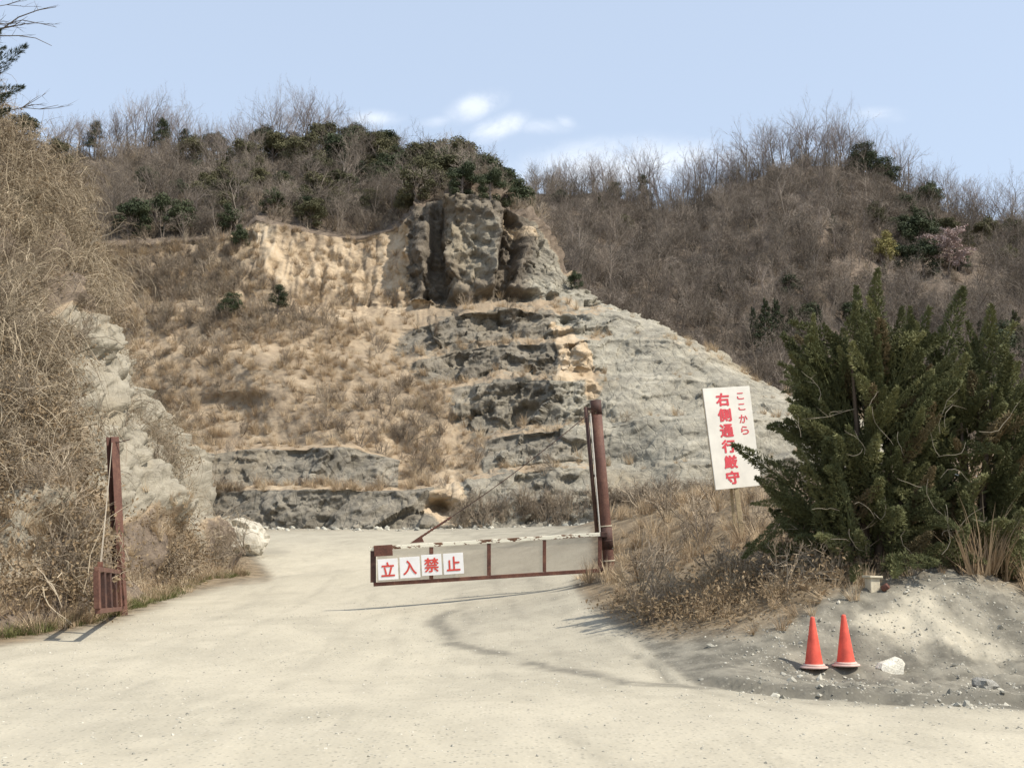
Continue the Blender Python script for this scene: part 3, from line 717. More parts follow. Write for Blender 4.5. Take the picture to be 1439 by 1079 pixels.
# ------------------------------------------------------------------ left bank
Fc = [(-500, 985, 16), (-250, 940, 19), (0, 900, 22.2), (95, 881, 24.3), (172, 858, 29.0), (240, 836, 35), (300, 816, 42), (326, 803, 45.5)]
Rc = [(-520, 60, 30), (-180, 105, 38), (10, 172, 42), (72, 245, 45), (104, 350, 47), (150, 465, 48), (214, 640, 49), (300, 768, 49)]
tt = np.linspace(0, 1, len(Fc)); tc_ = np.linspace(0, 1, 360)


def curve(cs):
    a = np.array(cs, float); q = [np.interp(tc_, tt, a[:, i]) for i in range(3)]
    for i in range(3):
        kern = np.ones(25) / 25; q[i] = np.convolve(np.pad(q[i], 12, 'edge'), kern, 'valid')
    return P(q[0], q[1], q[2])


FB, RB = curve(Fc), curve(Rc)
FB[:, 2] = ground_z(FB[:, 0], FB[:, 1]) - .15
rows = np.linspace(0, 1, 230); LVm = []
for s in rows:
    hor = s + .10 * np.sin(pi * s); ver = s ** .92 + .05 * np.sin(pi * s)
    q = FB + (RB - FB) * np.array([1, 1, 0]) * hor; q[:, 2] = FB[:, 2] + (RB[:, 2] - FB[:, 2]) * ver
    LVm.append(q)
back = RB + np.stack([np.linspace(-6, 0, 360), np.full(360, 9.0), -.35 * (RB[:, 2] - FB[:, 2])], -1)
for s in np.linspace(0, 1, 14)[1:]: LVm.append(RB * (1 - s) + back * s)
LB = np.array(LVm); lpx, lpy = project(LB); SS = np.concatenate([rows, np.full(13, 1.02)])[:, None] * np.ones((1, 360))
ln = grid_normals(LB); ln = np.where((ln[..., 1] > 0)[..., None], -ln, ln)
lw = fbm(LB * .4, 4, 81); lw2 = fbm(LB * 1.3, 4, 83)
lrock = sstep(-25, 25, sdist(lpx, lpy, [(72, 520), (84, 470), (110, 440), (300, 430), (360, 600), (350, 775), (290, 775), (240, 752), (200, 728), (130, 715), (96, 650), (78, 590)]) + lw * 40)
lrock = np.maximum(lrock, sstep(-12, 12, sdist(lpx, lpy, [(5, 455), (60, 440), (150, 445), (150, 475), (80, 480), (20, 475)]) + lw * 26) * .9)
lrock = np.maximum(lrock, .55 * sstep(-15, 15, sdist(lpx, lpy, [(-20, 700), (60, 690), (60, 820), (-20, 830)]) + lw * 30))
lochre = 1.3 * sstep(-10, 8, sdist(lpx, lpy, [(85, 285), (110, 285), (128, 320), (115, 330), (90, 310)]) + lw * 14)
lp = LB + np.stack([lw, lw2, lw], -1) * .5
lps = lp @ rot.T
ld = chips(lp * np.array([.30, .30, .42]), 85, 1.1) * 2.0 + facets(lp * np.array([.75, .75, 1.2]), 87, .9) * .42 + chips(lp * np.array([1.7, 1.7, 2.6]), 89, 1.0) * .32 + facets(lp * np.array([4.5, 4.5, 7]), 90, .9) * .07
lsoft = lw * 2.2 + lw2 * .55 + fbm(LB * .16, 3, 91) * 2.6
ed = sstep(0, .08, SS)
LB2 = LB + ln * ((lsoft * .6 * (1 - lrock) + (ld + lsoft * .4) * lrock) * ed)[..., None]
mL = np.stack([lrock, lochre, np.full_like(lrock, .7), (1 - sstep(.2, .7, lrock)) * .62], -1)
link('left_hillside', mesh_from('left_hillside', LB2, grid_faces(*LB2.shape[:2]), M['bankrock'], False, {'mA': mL}), kind='structure')


# ------------------------------------------------------------------ vegetation builders
def rv(s=1.0): return Vector((random.gauss(0, s), random.gauss(0, s), random.gauss(0, s)))


def grow(mbT, mbC, p, d, L, r, depth, up=.15, spread=.65, twigs=7, twl=.9, seg=4, wig=.16):
    """a limb with side limbs; thick wood goes to mbT, fine twigs to mbC"""
    pts = [p]; rad = [r]
    for i in range(seg):
        d = (d + rv(wig) + Vector((0, 0, up))).normalized(); p = p + d * (L / seg); pts.append(p); rad.append(r * (1 - .62 * (i + 1) / seg))
    (mbT if depth >= 2 else mbC).tube(pts, rad, 5 if depth >= 3 else 3, False)
    if depth == 0:
        return
    nb = {3: 7, 2: 6, 1: twigs}[min(depth, 3)]
    for k in range(nb):
        t = .35 + .65 * (k + random.random()) / nb if depth >= 3 else .2 + .8 * (k + random.random()) / nb
        i = min(int(t * seg), seg - 1); f = t * seg - i; q = pts[i].lerp(pts[i + 1], f)
        ax = (pts[i + 1] - pts[i]).normalized(); o = ax.cross(rv()).normalized()
        dd = (ax * (1 - spread * .55) + o * spread).normalized()
        if depth == 1:
            mbC.spike(q, dd + Vector((0, 0, .15)), twl * random.uniform(.5, 1.1), max(r * .28, .008))
        else:
            grow(mbT, mbC, q, dd, L * random.uniform(.38, .6), rad[i] * .55, depth - 1, up, spread, twigs, twl, 3, wig)


def bare_tree(h=8, r=.11, up=.12, spread=.6, stems=1, twigs=9):
    T, Cn = MB(), MB()
    for s in range(stems):
        d = Vector((random.uniform(-.25, .25), random.uniform(-.25, .25), 1)) if stems > 1 else Vector((random.uniform(-.08, .08), 0, 1))
        grow(T, Cn, Vector((random.uniform(-.2, .2) * (stems > 1), 0, -.4)), d, h * random.uniform(.78, .9), r * (1 if stems == 1 else .7), 3, up, spread, twigs, h * .10, 6, .09)
    return T, Cn


def leaf_cluster(mb, c, rx, ry, rz, n, size, up=.3):
    for _ in range(n):
        u = rv().normalized(); k = random.random() ** .45
        p = Vector((c[0] + u.x * rx * k, c[1] + u.y * ry * k, c[2] + u.z * rz * k))
        nrm = (u + rv(.6) + Vector((0, 0, up))).normalized(); a = nrm.cross(rv()).normalized(); b = nrm.cross(a)
        s = size * random.uniform(.6, 1.3); bb = len(mb.v); bend = nrm * (s * .18)
        mb.v += [p - a * s * .8, p - b * s * .45 + bend, p + a * s, p + b * s * .45 + bend]
        mb.f += [(bb, bb + 1, bb + 2), (bb, bb + 2, bb + 3)]


def ever_tree(kind):
    T, Cn = MB(), MB()
    if kind == 'round':
        h = 6.0; T.tube([(0, 0, -.5), (.1, 0, 2), (0, .1, 4.4)], [.2, .15, .06], 6)
        for k in range(26):
            a = random.uniform(0, 2 * pi); q = random.random() ** .8; rr_ = 2.3 * math.sqrt(max(.05, 1 - q * q * .92)) * random.uniform(.35, 1)
            c = Vector((cos(a) * rr_, sin(a) * rr_, .9 + q * 4.4)); T.tube([(0, 0, 1.0 + q * 2), c], [.07, .02], 3, False)
            leaf_cluster(Cn, c, random.uniform(.7, 1.15), random.uniform(.7, 1.15), random.uniform(.5, .85), 260, .15)
    elif kind == 'pine':
        h = 9.0; T.tube([(0, 0, -.5), (.12, 0, 3), (-.1, .1, 6), (0, 0, 8.8)], [.16, .13, .09, .03], 6)
        for k in range(20):
            z = 3.2 + 5.4 * k / 20; a = random.uniform(0, 2 * pi); L = random.uniform(.5, 1) * (1.9 * (1 - (k / 22) ** 1.5) + .2)
            c = Vector((cos(a) * L, sin(a) * L, z + .2)); T.tube([(0, 0, z - .2), c], [.05, .02], 3, False)
            leaf_cluster(Cn, c * 1.0 - Vector((c.x, c.y, 0)) * .2, .85, .85, .6, 200, .14, .6)
        leaf_cluster(Cn, (0, 0, 8.6), .45, .45, .6, 50, .2)
    elif kind == 'cone':
        h = 8.0; T.tube([(0, 0, -.5), (0, 0, 4), (0, 0, 7.8)], [.16, .1, .03], 6)
        for k in range(26):
            z = .8 + 7 * k / 26; a = k * 2.4; L = 1.75 * (1 - k / 27) + .12
            c = Vector((cos(a) * L * .7, sin(a) * L * .7, z)); leaf_cluster(Cn, c, L * .6, L * .6, .42, 110, .14, -.2)
            T.tube([(0, 0, z), c], [.04, .015], 3, False)
    return T, Cn


def variant(T, Cn, name, mt, mc): return (T.mesh(name + '_trunk', mt), Cn.mesh(name + '_crown', mc))


BARE = [variant(*bare_tree(8 * random.uniform(.9, 1.1), .13, random.choice((.08, .14, .2)), random.choice((.5, .6, .7)), random.choice((1, 1, 2)), 9), 'bare_tree', M['bark_far'], M['twig_ridge']) for _ in range(7)]
BAREB = [(a, b.copy()) for a, b in BARE]
for a, b in BAREB: b.materials[0] = M['twig_far']
CHERRY = []
for _ in range(1):
    T, Cn = bare_tree(6, .12, .05, .8, 2, 8); nv = len(Cn.v)
    tips = [Cn.v[i] for i in range(0, nv, 4)]; B2 = MB()
    for q in tips: leaf_cluster(B2, q, .35, .35, .2, 4, .16, .5)
    CHERRY.append((T.mesh('cherry_trunk', M['bark_far']), Cn.mesh('cherry_twigs', M['twig_far']), B2.mesh('cherry_blossom', M['cherry'])))
EV = {k: [variant(*ever_tree(k), k, M['bark_far'], M['pine'] if k != 'round' else M['evergreen']) for _ in range(3)] for k in ('round', 'pine', 'cone')}


def plant(var, name, loc, scale, label, cat, group, zrot=None, sz=1.0, names=('trunk', 'crown')):
    r = empty(name, loc, label, cat, group, (random.uniform(-.05, .05), random.uniform(-.05, .05), random.uniform(0, 6.28) if zrot is None else zrot))
    r.scale = (scale, scale, scale * sz)
    for n, me in zip(names, var): link(n, me, r)
    return r


def surf(V2, Kg, px, py, box=None):
    """point of a built surface that shows at the given place in the photo"""
    a, b = project(V2); d2 = (a - px) ** 2 + (b - py) ** 2
    i = np.unravel_index(np.argmin(d2), d2.shape); return V2[i]


QF = QV2[KK[:, 0] <= 12.0]; QFp = project(QF)
RFv = RVV[RK <= 3.0]; RFp = project(RFv)
LF = LB2[:230]; LFp = project(LF)


def hit(which, px, py):
    V_, (a, b) = {'q': (QF, QFp), 'r': (RFv, RFp), 'l': (LF, LFp)}[which]
    d2 = (a - px) ** 2 + (b - py) ** 2; i = np.unravel_index(np.argmin(d2), d2.shape); return Vector(V_[i])


def interp(pts, x): a = np.array(pts, float); return float(np.interp(x, a[:, 0], a[:, 1]))


# ------------------------------------------------------------------ trees on the skyline, one by one
LTOP = LV[12][1]; RTOP = RL[3][1]


def where(px, py):
    return ('in the left hill wood above the ochre scar' if px < 440 else 'in the middle of the left hill wood' if px < 565 else 'in the left hill wood over the cliff'), ('near its crest' if py < interp(LTOP, px) + 28 else 'low down')


def slope_tag(px, py, look='evergreen'):
    a = 'left flank' if px < 1000 else 'middle' if px < 1200 else 'right flank'; t = (py - interp(RTOP, px)) / 200; b = 'upper' if t < .33 else 'lower'
    return '%s tree on the %s slope of the right hill, %s' % (look, b, a), 'tree', '%s trees on the %s %s of the right hill' % (look, b, a)


def wood_tag(px, py, kind, mat):
    a, b = where(px, py); look = ('olive green bushy' if mat else 'dark green bushy') if kind == 'round' else ('olive green pine-like' if mat else 'dark narrow pine-like')
    l = '%s tree %s, %s' % (look, a, b); return l, look + ' trees ' + a + ' ' + b


for i in range(54):                                                     # left hill crest
    px = 70 + 500 * (i + random.uniform(-.3, .3)) / 54
    hpx = interp([(60, 55), (110, 52), (200, 66), (260, 60), (300, 42), (380, 70), (430, 72), (480, 55), (520, 40), (620, 40)], px) * random.uniform(.8, 1.08)
    b = hit('q', px, interp(LTOP, px) + random.uniform(-1, 7)); s = hpx / FPX * b.y / 6.7
    plant(random.choice(BARE), 'bare_tree', b - Vector((0, 0, .3)), s, *(('tall leafless grey tree on the round knoll at the left end of the crest', 'tree', 'bare trees on the left knoll') if px < 275 else ('leafless grey tree on the main crest of the left hill', 'tree', 'bare trees along the left hill crest')))
for i in range(84):                                                     # right hill crest
    px = 745 + 690 * (i + random.uniform(-.35, .35)) / 84
    hpx = interp([(740, 30), (800, 40), (860, 50), (920, 62), (1000, 66), (1100, 62), (1150, 66), (1210, 58), (1260, 50), (1350, 50), (1439, 58)], px) * random.uniform(.75, 1.1)
    b = hit('r', px, interp(RTOP, px) + random.uniform(-2, 8)); s = hpx / FPX * b.y / 6.7
    plant(random.choice(BARE), 'bare_tree', b - Vector((0, 0, .3)), s, *(('leafless tree in the saddle between the two hills', 'tree', 'bare trees in the saddle') if px < 930 else ('leafless tree on the rising left crest of the right hill', 'tree', 'bare trees on the rising crest') if px < 1060 else
      ('tall leafless tree on the very top of the right hill', 'tree', 'bare trees on the hilltop') if px < 1225 else ('leafless tree on the falling right crest of the right hill', 'tree', 'bare trees on the falling crest')))
# trees on the right hill's slope
for i in range(120):
    px = random.uniform(770, 1436); t = random.random(); py = interp(RTOP, px) + 14 + t * (interp([(770, 150), (900, 170), (1050, 240), (1150, 200), (1439, 170)], px))
    b = hit('r', px, py); s = random.uniform(32, 52) / FPX * b.y / 6.7
    plant(random.choice(BAREB), 'bare_tree', b - Vector((0, 0, .5)), s, *slope_tag(px, py, 'leafless brown'))
# trees on the left hill's wooded part
for i in range(70):
    px = random.uniform(130, 720); top = interp(LTOP, px); bot = interp(LV[11][1], px); py = top + 8 + random.random() * (bot - top - 20)
    b = hit('q', px, py); s = random.uniform(34, 58) / FPX * b.y / 6.7
    plant(random.choice(BAREB), 'bare_tree', b - Vector((0, 0, .5)), s, 'leafless brown tree %s, %s' % where(px, py), 'tree', 'bare trees %s %s' % where(px, py))


def ev(kind, which, px, py, hpx, label, cat='tree', group=None, name=None, mat=None, wide=1.0):
    b = hit(which, px, py); H = {'round': 5.3, 'pine': 9.2, 'cone': 8.2}[kind]; s = hpx / FPX * b.y / H
    r = plant(random.choice(EV[kind]), name or {'round': 'evergreen_tree', 'pine': 'pine_tree', 'cone': 'conifer_tree'}[kind], b - Vector((0, 0, .3)), s * wide, label, cat, group, sz=1 / wide)
    if mat:
        for c in r.children:
            if c.name.startswith('crown'): c.data = c.data.copy(); c.data.materials[0] = mat
    return r


ev('pine', 'q', 132, 226, 66, 'dark pine standing apart among bare trees near the left end of the left hill crest')
ev('pine', 'q', 226, 222, 66, 'dark slim pine among bare trees on the round knoll of the left crest')
ev('pine', 'q', 257, 228, 55, 'dark thin pine just right of the knoll on the left hill crest')
ev('pine', 'q', 303, 234, 58, 'small dark pine in the gap between the two tree groups of the left crest')
ev('round', 'q', 182, 332, 60, 'broad dark evergreen bush at the left end of the green clump below the wood')
ev('round', 'q', 215, 330, 64, 'broad dark evergreen bush in the middle of the green clump below the wood')
ev('round', 'q', 255, 330, 56, 'broad dark evergreen bush at the right end of the green clump below the wood')
ev('round', 'q', 206, 272, 42, 'small dark evergreen bush on brown slope above the green clump')
ev('round', 'q', 250, 288, 38, 'round dark evergreen bush up the brown slope right of the green clump')
ev('round', 'q', 338, 345, 34, 'small dark evergreen bush at the top of the bright ochre scar')
ev('round', 'q', 382, 302, 40, 'dark evergreen bush just above the cream earth cliff')
for px, py, h in [(300, 225, 44), (320, 246, 48), (345, 240, 56), (360, 262, 50), (372, 226, 50), (410, 215, 42), (425, 240, 55), (450, 262, 48), (455, 222, 50), (480, 245, 60), (495, 222, 50), (505, 270, 50), (520, 238, 60), (540, 262, 52), (545, 228, 46),
                  (565, 250, 58), (580, 285, 46), (590, 240, 46), (600, 268, 55), (625, 262, 55), (640, 248, 46), (650, 275, 52), (672, 268, 50), (690, 280, 54), (705, 290, 48), (560, 300, 40), (525, 305, 44), (470, 305, 44), (395, 275, 40), (320, 290, 36)]:
    k_, m_ = random.choice(('round', 'round', 'round', 'pine')), random.choice((None, None, M['olive'])); l_, g_ = wood_tag(px, py, k_, m_)
    ev(k_, 'q', px, py, h * random.uniform(.85, 1.1), l_, group=g_, mat=m_, wide=random.uniform(.95, 1.25))
for i in range(84):
    px = random.uniform(270, 722); top = interp(LTOP, px); bot = interp(LV[11][1], px); py = top + 6 + random.random() ** 1.2 * (bot - top - 12)
    k_, m_ = random.choice(('round', 'round', 'round', 'pine')), random.choice((None, M['olive'], M['olive'])); l_, g_ = wood_tag(px, py, k_, m_)
    ev(k_, 'q', px, py, random.uniform(30, 50), l_, group=g_, mat=m_, wide=random.uniform(1.0, 1.35))
for px, py, h in [(585, 286, 50), (606, 276, 54), (628, 270, 56), (650, 272, 58), (672, 278, 60), (692, 284, 58), (712, 294, 54), (600, 255, 60), (640, 250, 60), (680, 268, 56)]:
    ev('round', 'q', px, py - 3, h, 'dark evergreen tree crowding the very edge of the cliff top', group='evergreens along the cliff edge', mat=random.choice((None, M['olive'])), wide=1.3)
ev('round', 'q', 732, 306, 58, 'bushy bright green evergreen hanging over the right end of the cliff top', wide=1.15)
ev('pine', 'r', 862, 300, 52, 'dark pine in the saddle between the two hills', wide=1.4)
ev('pine', 'r', 905, 296, 58, 'tall thin dark pine among bare trees in the saddle')
ev('round', 'q', 808, 404, 26, 'small dark round bush at the edge of the grey rock spur')
ev('round', 'r', 1215, 250, 52, 'dark evergreen just right of the top of the right hill', wide=1.1)
ev('round', 'r', 1240, 262, 46, 'dark evergreen lower down the crest right of the top of the right hill', wide=1.2)
ev('round', 'r', 1302, 300, 46, 'dark round evergreen on the falling right crest of the right hill', wide=1.1)
ev('round', 'r', 1245, 372, 50, 'pale yellow green tree in young leaf on the right hill slope', mat=M['yellowtree'])
ev('round', 'r', 1290, 362, 60, 'large dark evergreen beside the pink cherry tree', wide=1.2)
ev('round', 'r', 1296, 392, 54, 'dark evergreen below and left of the pink cherry tree', wide=1.1)
for px, py, h in [(1075, 498, 90), (1095, 490, 80), (1060, 480, 60), (1120, 505, 85), (1150, 500, 80)]:
    ev('cone', 'r', px, py, h, 'dark pointed conifer at the foot of the right hill behind the rock spur', group='conifers at the foot of the right hill')
for px, py, h in [(1230, 320, 40), (1265, 340, 40), (1270, 310, 40), (1170, 330, 34), (1330, 345, 40), (1360, 350, 42), (1390, 345, 40), (1425, 350, 42), (1405, 520, 70), (1435, 510, 80), (1380, 500, 60), (1000, 450, 40), (1200, 470, 46), (790, 300, 34), (840, 310, 40), (1050, 390, 30), (940, 400, 34), (1290, 300, 36), (1300, 330, 40), (1240, 400, 36), (1420, 380, 36), (1350, 380, 34), (1260, 380, 40), (1180, 280, 30), (1140, 470, 44), (1010, 420, 30), (1110, 420, 34), (880, 330, 30), (815, 340, 30)]:
    ev(random.choice(('round', 'cone', 'round')), 'r', px, py, h, *slope_tag(px, py), mat=random.choice((None, M['olive'])), wide=1.15)
b = hit('r', 1333, 385); plant(CHERRY[0], 'cherry_tree', b - Vector((0, 0, .3)), 70 / FPX * b.y / 5.6, 'pink flowering cherry tree on the right hill slope', 'tree', None, sz=.85, names=('trunk', 'twigs', 'blossom'))
for px, py, h, lab in [(40, 190, 46, 'dark bush at the top of the left bank, just below the leaning conifer'), (95, 205, 40, 'small dark bush on the upper right shoulder of the left bank'), (20, 300, 44, 'dark leafy bush in the vines of the left bank at the picture edge'), (75, 400, 44, 'dark leafy bush in the vines just above the pale rock of the left bank')]:
    ev('round', 'l', px, py, h, lab, 'bush', None, 'bush', M['olive'], 1.2)
ev('pine', 'q', 390, 440, 50, 'young dark pine with open branches on the upper quarry terrace', wide=1.5)
ev('round', 'q', 325, 442, 36, 'low dark green bush beside the young pine on the upper terrace', wide=1.2)


# ------------------------------------------------------------------ scattered plants (too many to count)
def scatter(name, pts, rots, scl, variants, idx=None, **props):
    pts = np.asarray(pts, np.float32); n = len(pts)
    col = bpy.data.collections.new(name + '_kinds')
    for i, me in enumerate(variants):
        o = bpy.data.objects.new('%s_kind_%02d' % (name, i), me); col.objects.link(o)
    me = bpy.data.meshes.new(name); me.vertices.add(n); me.vertices.foreach_set('co', pts.ravel())
    for nm, a in (('rot', rots), ('scl', scl)):
        at = me.attributes.new(nm, 'FLOAT_VECTOR', 'POINT'); at.data.foreach_set('vector', np.asarray(a, np.float32).ravel())
    at = me.attributes.new('idx', 'INT', 'POINT'); at.data.foreach_set('value', (rng.integers(0, len(variants), n) if idx is None else idx).astype(np.int32))
    ng = bpy.data.node_groups.new(name, 'GeometryNodeTree')
    ng.interface.new_socket('Geometry', in_out='INPUT', socket_type='NodeSocketGeometry'); ng.interface.new_socket('Geometry', in_out='OUTPUT', socket_type='NodeSocketGeometry')
    t = NT(ng); gi = t.new('NodeGroupInput'); go = t.new('NodeGroupOutput'); ip = t.new('GeometryNodeInstanceOnPoints')
    ci = t.new('GeometryNodeCollectionInfo'); ci.inputs['Collection'].default_value = col; ci.inputs['Separate Children'].default_value = True; ci.inputs['Reset Children'].default_value = True
    def na(nm, typ):
        q = t.new('GeometryNodeInputNamedAttribute', data_type=typ); q.inputs[0].default_value = nm; return q.outputs[0]
    e2r = t.new('FunctionNodeEulerToRotation'); t.l.new(na('rot', 'FLOAT_VECTOR'), e2r.inputs[0])
    t.l.new(gi.outputs[0], ip.inputs['Points']); t.l.new(ci.outputs[0], ip.inputs['Instance']); ip.inputs['Pick Instance'].default_value = True
    t.l.new(na('idx', 'INT'), ip.inputs['Instance Index']); t.l.new(e2r.outputs[0], ip.inputs['Rotation']); t.l.new(na('scl', 'FLOAT_VECTOR'), ip.inputs['Scale'])
    t.l.new(ip.outputs[0], go.inputs[0])
    o = link(name, me, None, kind='stuff', **props); md = o.modifiers.new('scatter', 'NODES'); md.node_group = ng
    return o


def pick(V2, weight, n, nrm=None, outl=0.0):
    """n random points of a grid surface, by weight"""
    wgt = np.clip(weight[:-1, :-1], 0, None).ravel(); wgt = wgt / wgt.sum(); i = rng.choice(len(wgt), n, p=wgt); nc = V2.shape[1] - 1
    r, c = i // nc, i % nc; a, b = rng.random(n)[:, None], rng.random(n)[:, None]
    p = (V2[r, c] * (1 - a) + V2[r, c + 1] * a) * (1 - b) + (V2[r + 1, c] * (1 - a) + V2[r + 1, c + 1] * a) * b
    return p, r, c


def rots(n, tilt=.15, lean=None):
    e = rng.normal(0, tilt, (n, 3)); e[:, 2] = rng.random(n) * 6.28
    return e


def scl(n, lo, hi, zs=(1, 1)):
    s = lo + (hi - lo) * rng.random(n); return np.stack([s, s, s * (zs[0] + (zs[1] - zs[0]) * rng.random(n))], -1)


def shrub(h=1.6, stems=9, tw=10):
    mb = MB()
    for s in range(stems):
        a = random.uniform(0, 6.28); d = Vector((cos(a) * random.uniform(.1, .8), sin(a) * random.uniform(.1, .8), 1)).normalized()
        p = Vector((cos(a) * .15, sin(a) * .15, -.1)); L = h * random.uniform(.6, 1); seg = 4; pts = [p]
        for i in range(seg): d = (d + rv(.16)).normalized(); p = p + d * L / seg; pts.append(p)
        mb.tube(pts, [.022 * h, .018 * h, .014 * h, .01 * h, .004 * h], 3, False)
        for k in range(tw):
            t = random.uniform(.25, 1); i = min(int(t * seg), seg - 1); q = pts[i].lerp(pts[i + 1], t * seg - i); dd = (d + rv(.6)).normalized()
            L2 = h * random.uniform(.18, .42); mb.spike(q, dd, L2, .009 * h)
            for _ in range(2): mb.spike(q + dd * L2 * random.uniform(.3, .8), dd + rv(.5), L2 * .6, .006 * h)
    return mb


def grass_tuft(n=46, h=.8, w_=.012, arch=.6):
    mb = MB()
    for _ in range(n):
        a = random.uniform(0, 6.28); o = Vector((cos(a), sin(a), 0)); r0 = random.random() ** .5 * .16
        L = h * random.uniform(.45, 1.1); lean = random.uniform(.1, arch); side = Vector((-o.y, o.x, 0)); b = len(mb.v); p = o * r0; d = (Vector((0, 0, 1)) + o * lean * .5 + rv(.15)).normalized()
        for i in range(4):
            wd = w_ * (1 - i / 4.2); mb.v += [p - side * wd, p + side * wd]; d = (d + o * lean * .42 - Vector((0, 0, .1 * lean * i))).normalized(); p = p + d * L / 4
        mb.v.append(p)
        for i in range(3): k = b + i * 2; mb.f.append((k, k + 1, k + 3, k + 2))
        mb.f.append((b + 6, b + 7, b + 8))
    return mb


def vine_clump(n=34, r=.9, th=.011):
    mb = MB()
    for _ in range(n):
        p = Vector((random.uniform(-r, r), random.uniform(-r, r), random.uniform(-.05, .35))); d = (rv(.6) + Vector((0, 0, .5))).normalized(); pts = [p]
        L = random.uniform(.5, 1.5); k = random.randint(4, 6); cv = rv(.35)
        for i in range(k): d = (d + cv * .5 + rv(.22) - Vector((0, 0, .14 * i))).normalized(); p = p + d * L / k; pts.append(p)
        q = th * random.uniform(.5, 1.3); mb.tube(pts, [q * (1 - .7 * i / k) for i in range(k + 1)], 3, False)
        for _ in range(2):
            i = random.randint(1, k - 1); mb.spike(pts[i], d + rv(.7), random.uniform(.15, .4), q * .6)
    return mb


def leaf_patch(n=70, r=.8, s=.05):
    mb = MB(); 
    for _ in range(n):
        leaf_cluster(mb, (random.uniform(-r, r), random.uniform(-r, r), random.uniform(0, .3)), .05, .05, .05, 1, s)
    return mb


SHRUB = [shrub().mesh('shrub', M['brush']) for _ in range(6)]
TUFT = [grass_tuft().mesh('dry_tuft', M['drygrass']) for _ in range(5)]
FINE = [grass_tuft(40, .5, .008, .8).mesh('fine_tuft', M['drygrass']) for _ in range(4)]
GREEN = [grass_tuft(40, .22, .007, .9).mesh('green_tuft', M['greengrass']) for _ in range(3)]
VINE = [vine_clump().mesh('vine', M['vine']) for _ in range(6)]
for i in range(6): q = VINE[i].copy(); q.materials[0] = M['vine_straw']; VINE.append(q)


def canes(n=16):
    mb = MB()
    for _ in range(n):
        p = Vector((random.uniform(-.7, .7), random.uniform(-.4, .4), random.uniform(0, .5))); d = (Vector((random.uniform(-.3, .6), -.5, 1.0)) + rv(.25)).normalized(); pts = [p]; L = random.uniform(1.4, 3.0)
        for i in range(9): d = (d + rv(.10) - Vector((0, 0, .26))).normalized(); p = p + d * L / 9; pts.append(p)
        q = random.uniform(.007, .014); mb.tube(pts, [q * (1 - .7 * i / 9) for i in range(10)], 3, False)
        for _ in range(3): i = random.randint(2, 8); mb.spike(pts[i], d + rv(.6), random.uniform(.2, .5), q * .5)
    return mb


CANE = [canes().mesh('cane', M['vine_straw']) for _ in range(5)]
LEAF = [leaf_patch().mesh('leaf_patch', M['deadleaf']) for _ in range(4)]

def puff(n=420, r=2.0, h=4.2):
    mb = MB(); mb.tube([(0, 0, -.5), (.1, 0, h * .35), (0, .1, h * .6)], [.13, .1, .05], 4, False)
    cs = []
    for k in range(9):
        a = k * 2.4; q = (k + .5) / 9; e = Vector((cos(a) * r * .75 * (1 - q * .55), sin(a) * r * .75 * (1 - q * .55), h * (.42 + .5 * q))); cs.append(e)
        mb.tube([(0, 0, h * (.15 + .3 * q)), Vector((0, 0, h * .3)).lerp(e, .6), e], [.06, .045, .02], 3, False)
    for _ in range(n):
        e = random.choice(cs); u = rv().normalized(); p = e + Vector((u.x, u.y, u.z * .7)) * (r * .45 * random.random() ** .5)
        mb.spike(p, u + rv(.45) + Vector((0, 0, .35)), random.uniform(.35, .8), .022)
    return mb


PUFF = [puff(random.randint(360, 480), random.uniform(1.6, 2.3), random.uniform(3.6, 4.8)).mesh('wood_puff', M['twig_far']) for _ in range(7)]
# woodland filling on both hills (instances of leafless trees and brush)
crown_only = []
for a, b in BAREB:
    n1 = len(a.vertices); v = np.zeros(n1 * 3, np.float32); a.vertices.foreach_get('co', v); v2 = np.zeros(len(b.vertices) * 3, np.float32); b.vertices.foreach_get('co', v2)
    fs = [tuple(p.vertices) for p in a.polygons] + [tuple(i + n1 for i in p.vertices) for p in b.polygons]
    crown_only.append(mesh_from('wood_tree', np.concatenate([v, v2]).reshape(-1, 3), fs, M['twig_far']))
inR = (RK <= 3.0)[:, None] * np.ones((1, len(RX))); rpx, rpy = project(RVV)
wt = inR * sstep(.1, .3, RK)[:, None] * (rpx > 745) * (rpx < 1500); wt0 = wt
for ex, ey, rx_, ry_ in ((1333, 392, 52, 42), (1245, 385, 30, 34)): wt = wt * (((rpx - ex) / rx_) ** 2 + ((rpy - ey) / ry_) ** 2 > 1)
pp, _, _ = pick(RVV, wt, 2000); pp[:, 2] -= .3
scatter('hill_woodland', pp, rots(len(pp), .12), scl(len(pp), .55, 1.25), PUFF + PUFF + crown_only[:3])
pp, _, _ = pick(RVV, wt0, 1700)
scatter('hill_undergrowth', pp, rots(len(pp), .3), scl(len(pp), .8, 1.6), SHRUB)
KF = KK; wl = ((KF > 11.02) & (KF <= 12.05)) * (PXg > 60) * (PXg < 775) * 1.0
pp, _, _ = pick(QV2, wl, 420); pp[:, 2] -= .3
scatter('cliff_top_woodland', pp, rots(len(pp), .12), scl(len(pp), .4, .85), PUFF + PUFF + crown_only[:3])
pp, _, _ = pick(QV2, wl, 1300)
scatter('cliff_top_undergrowth', pp, rots(len(pp), .3), scl(len(pp), .5, 1.1), SHRUB)
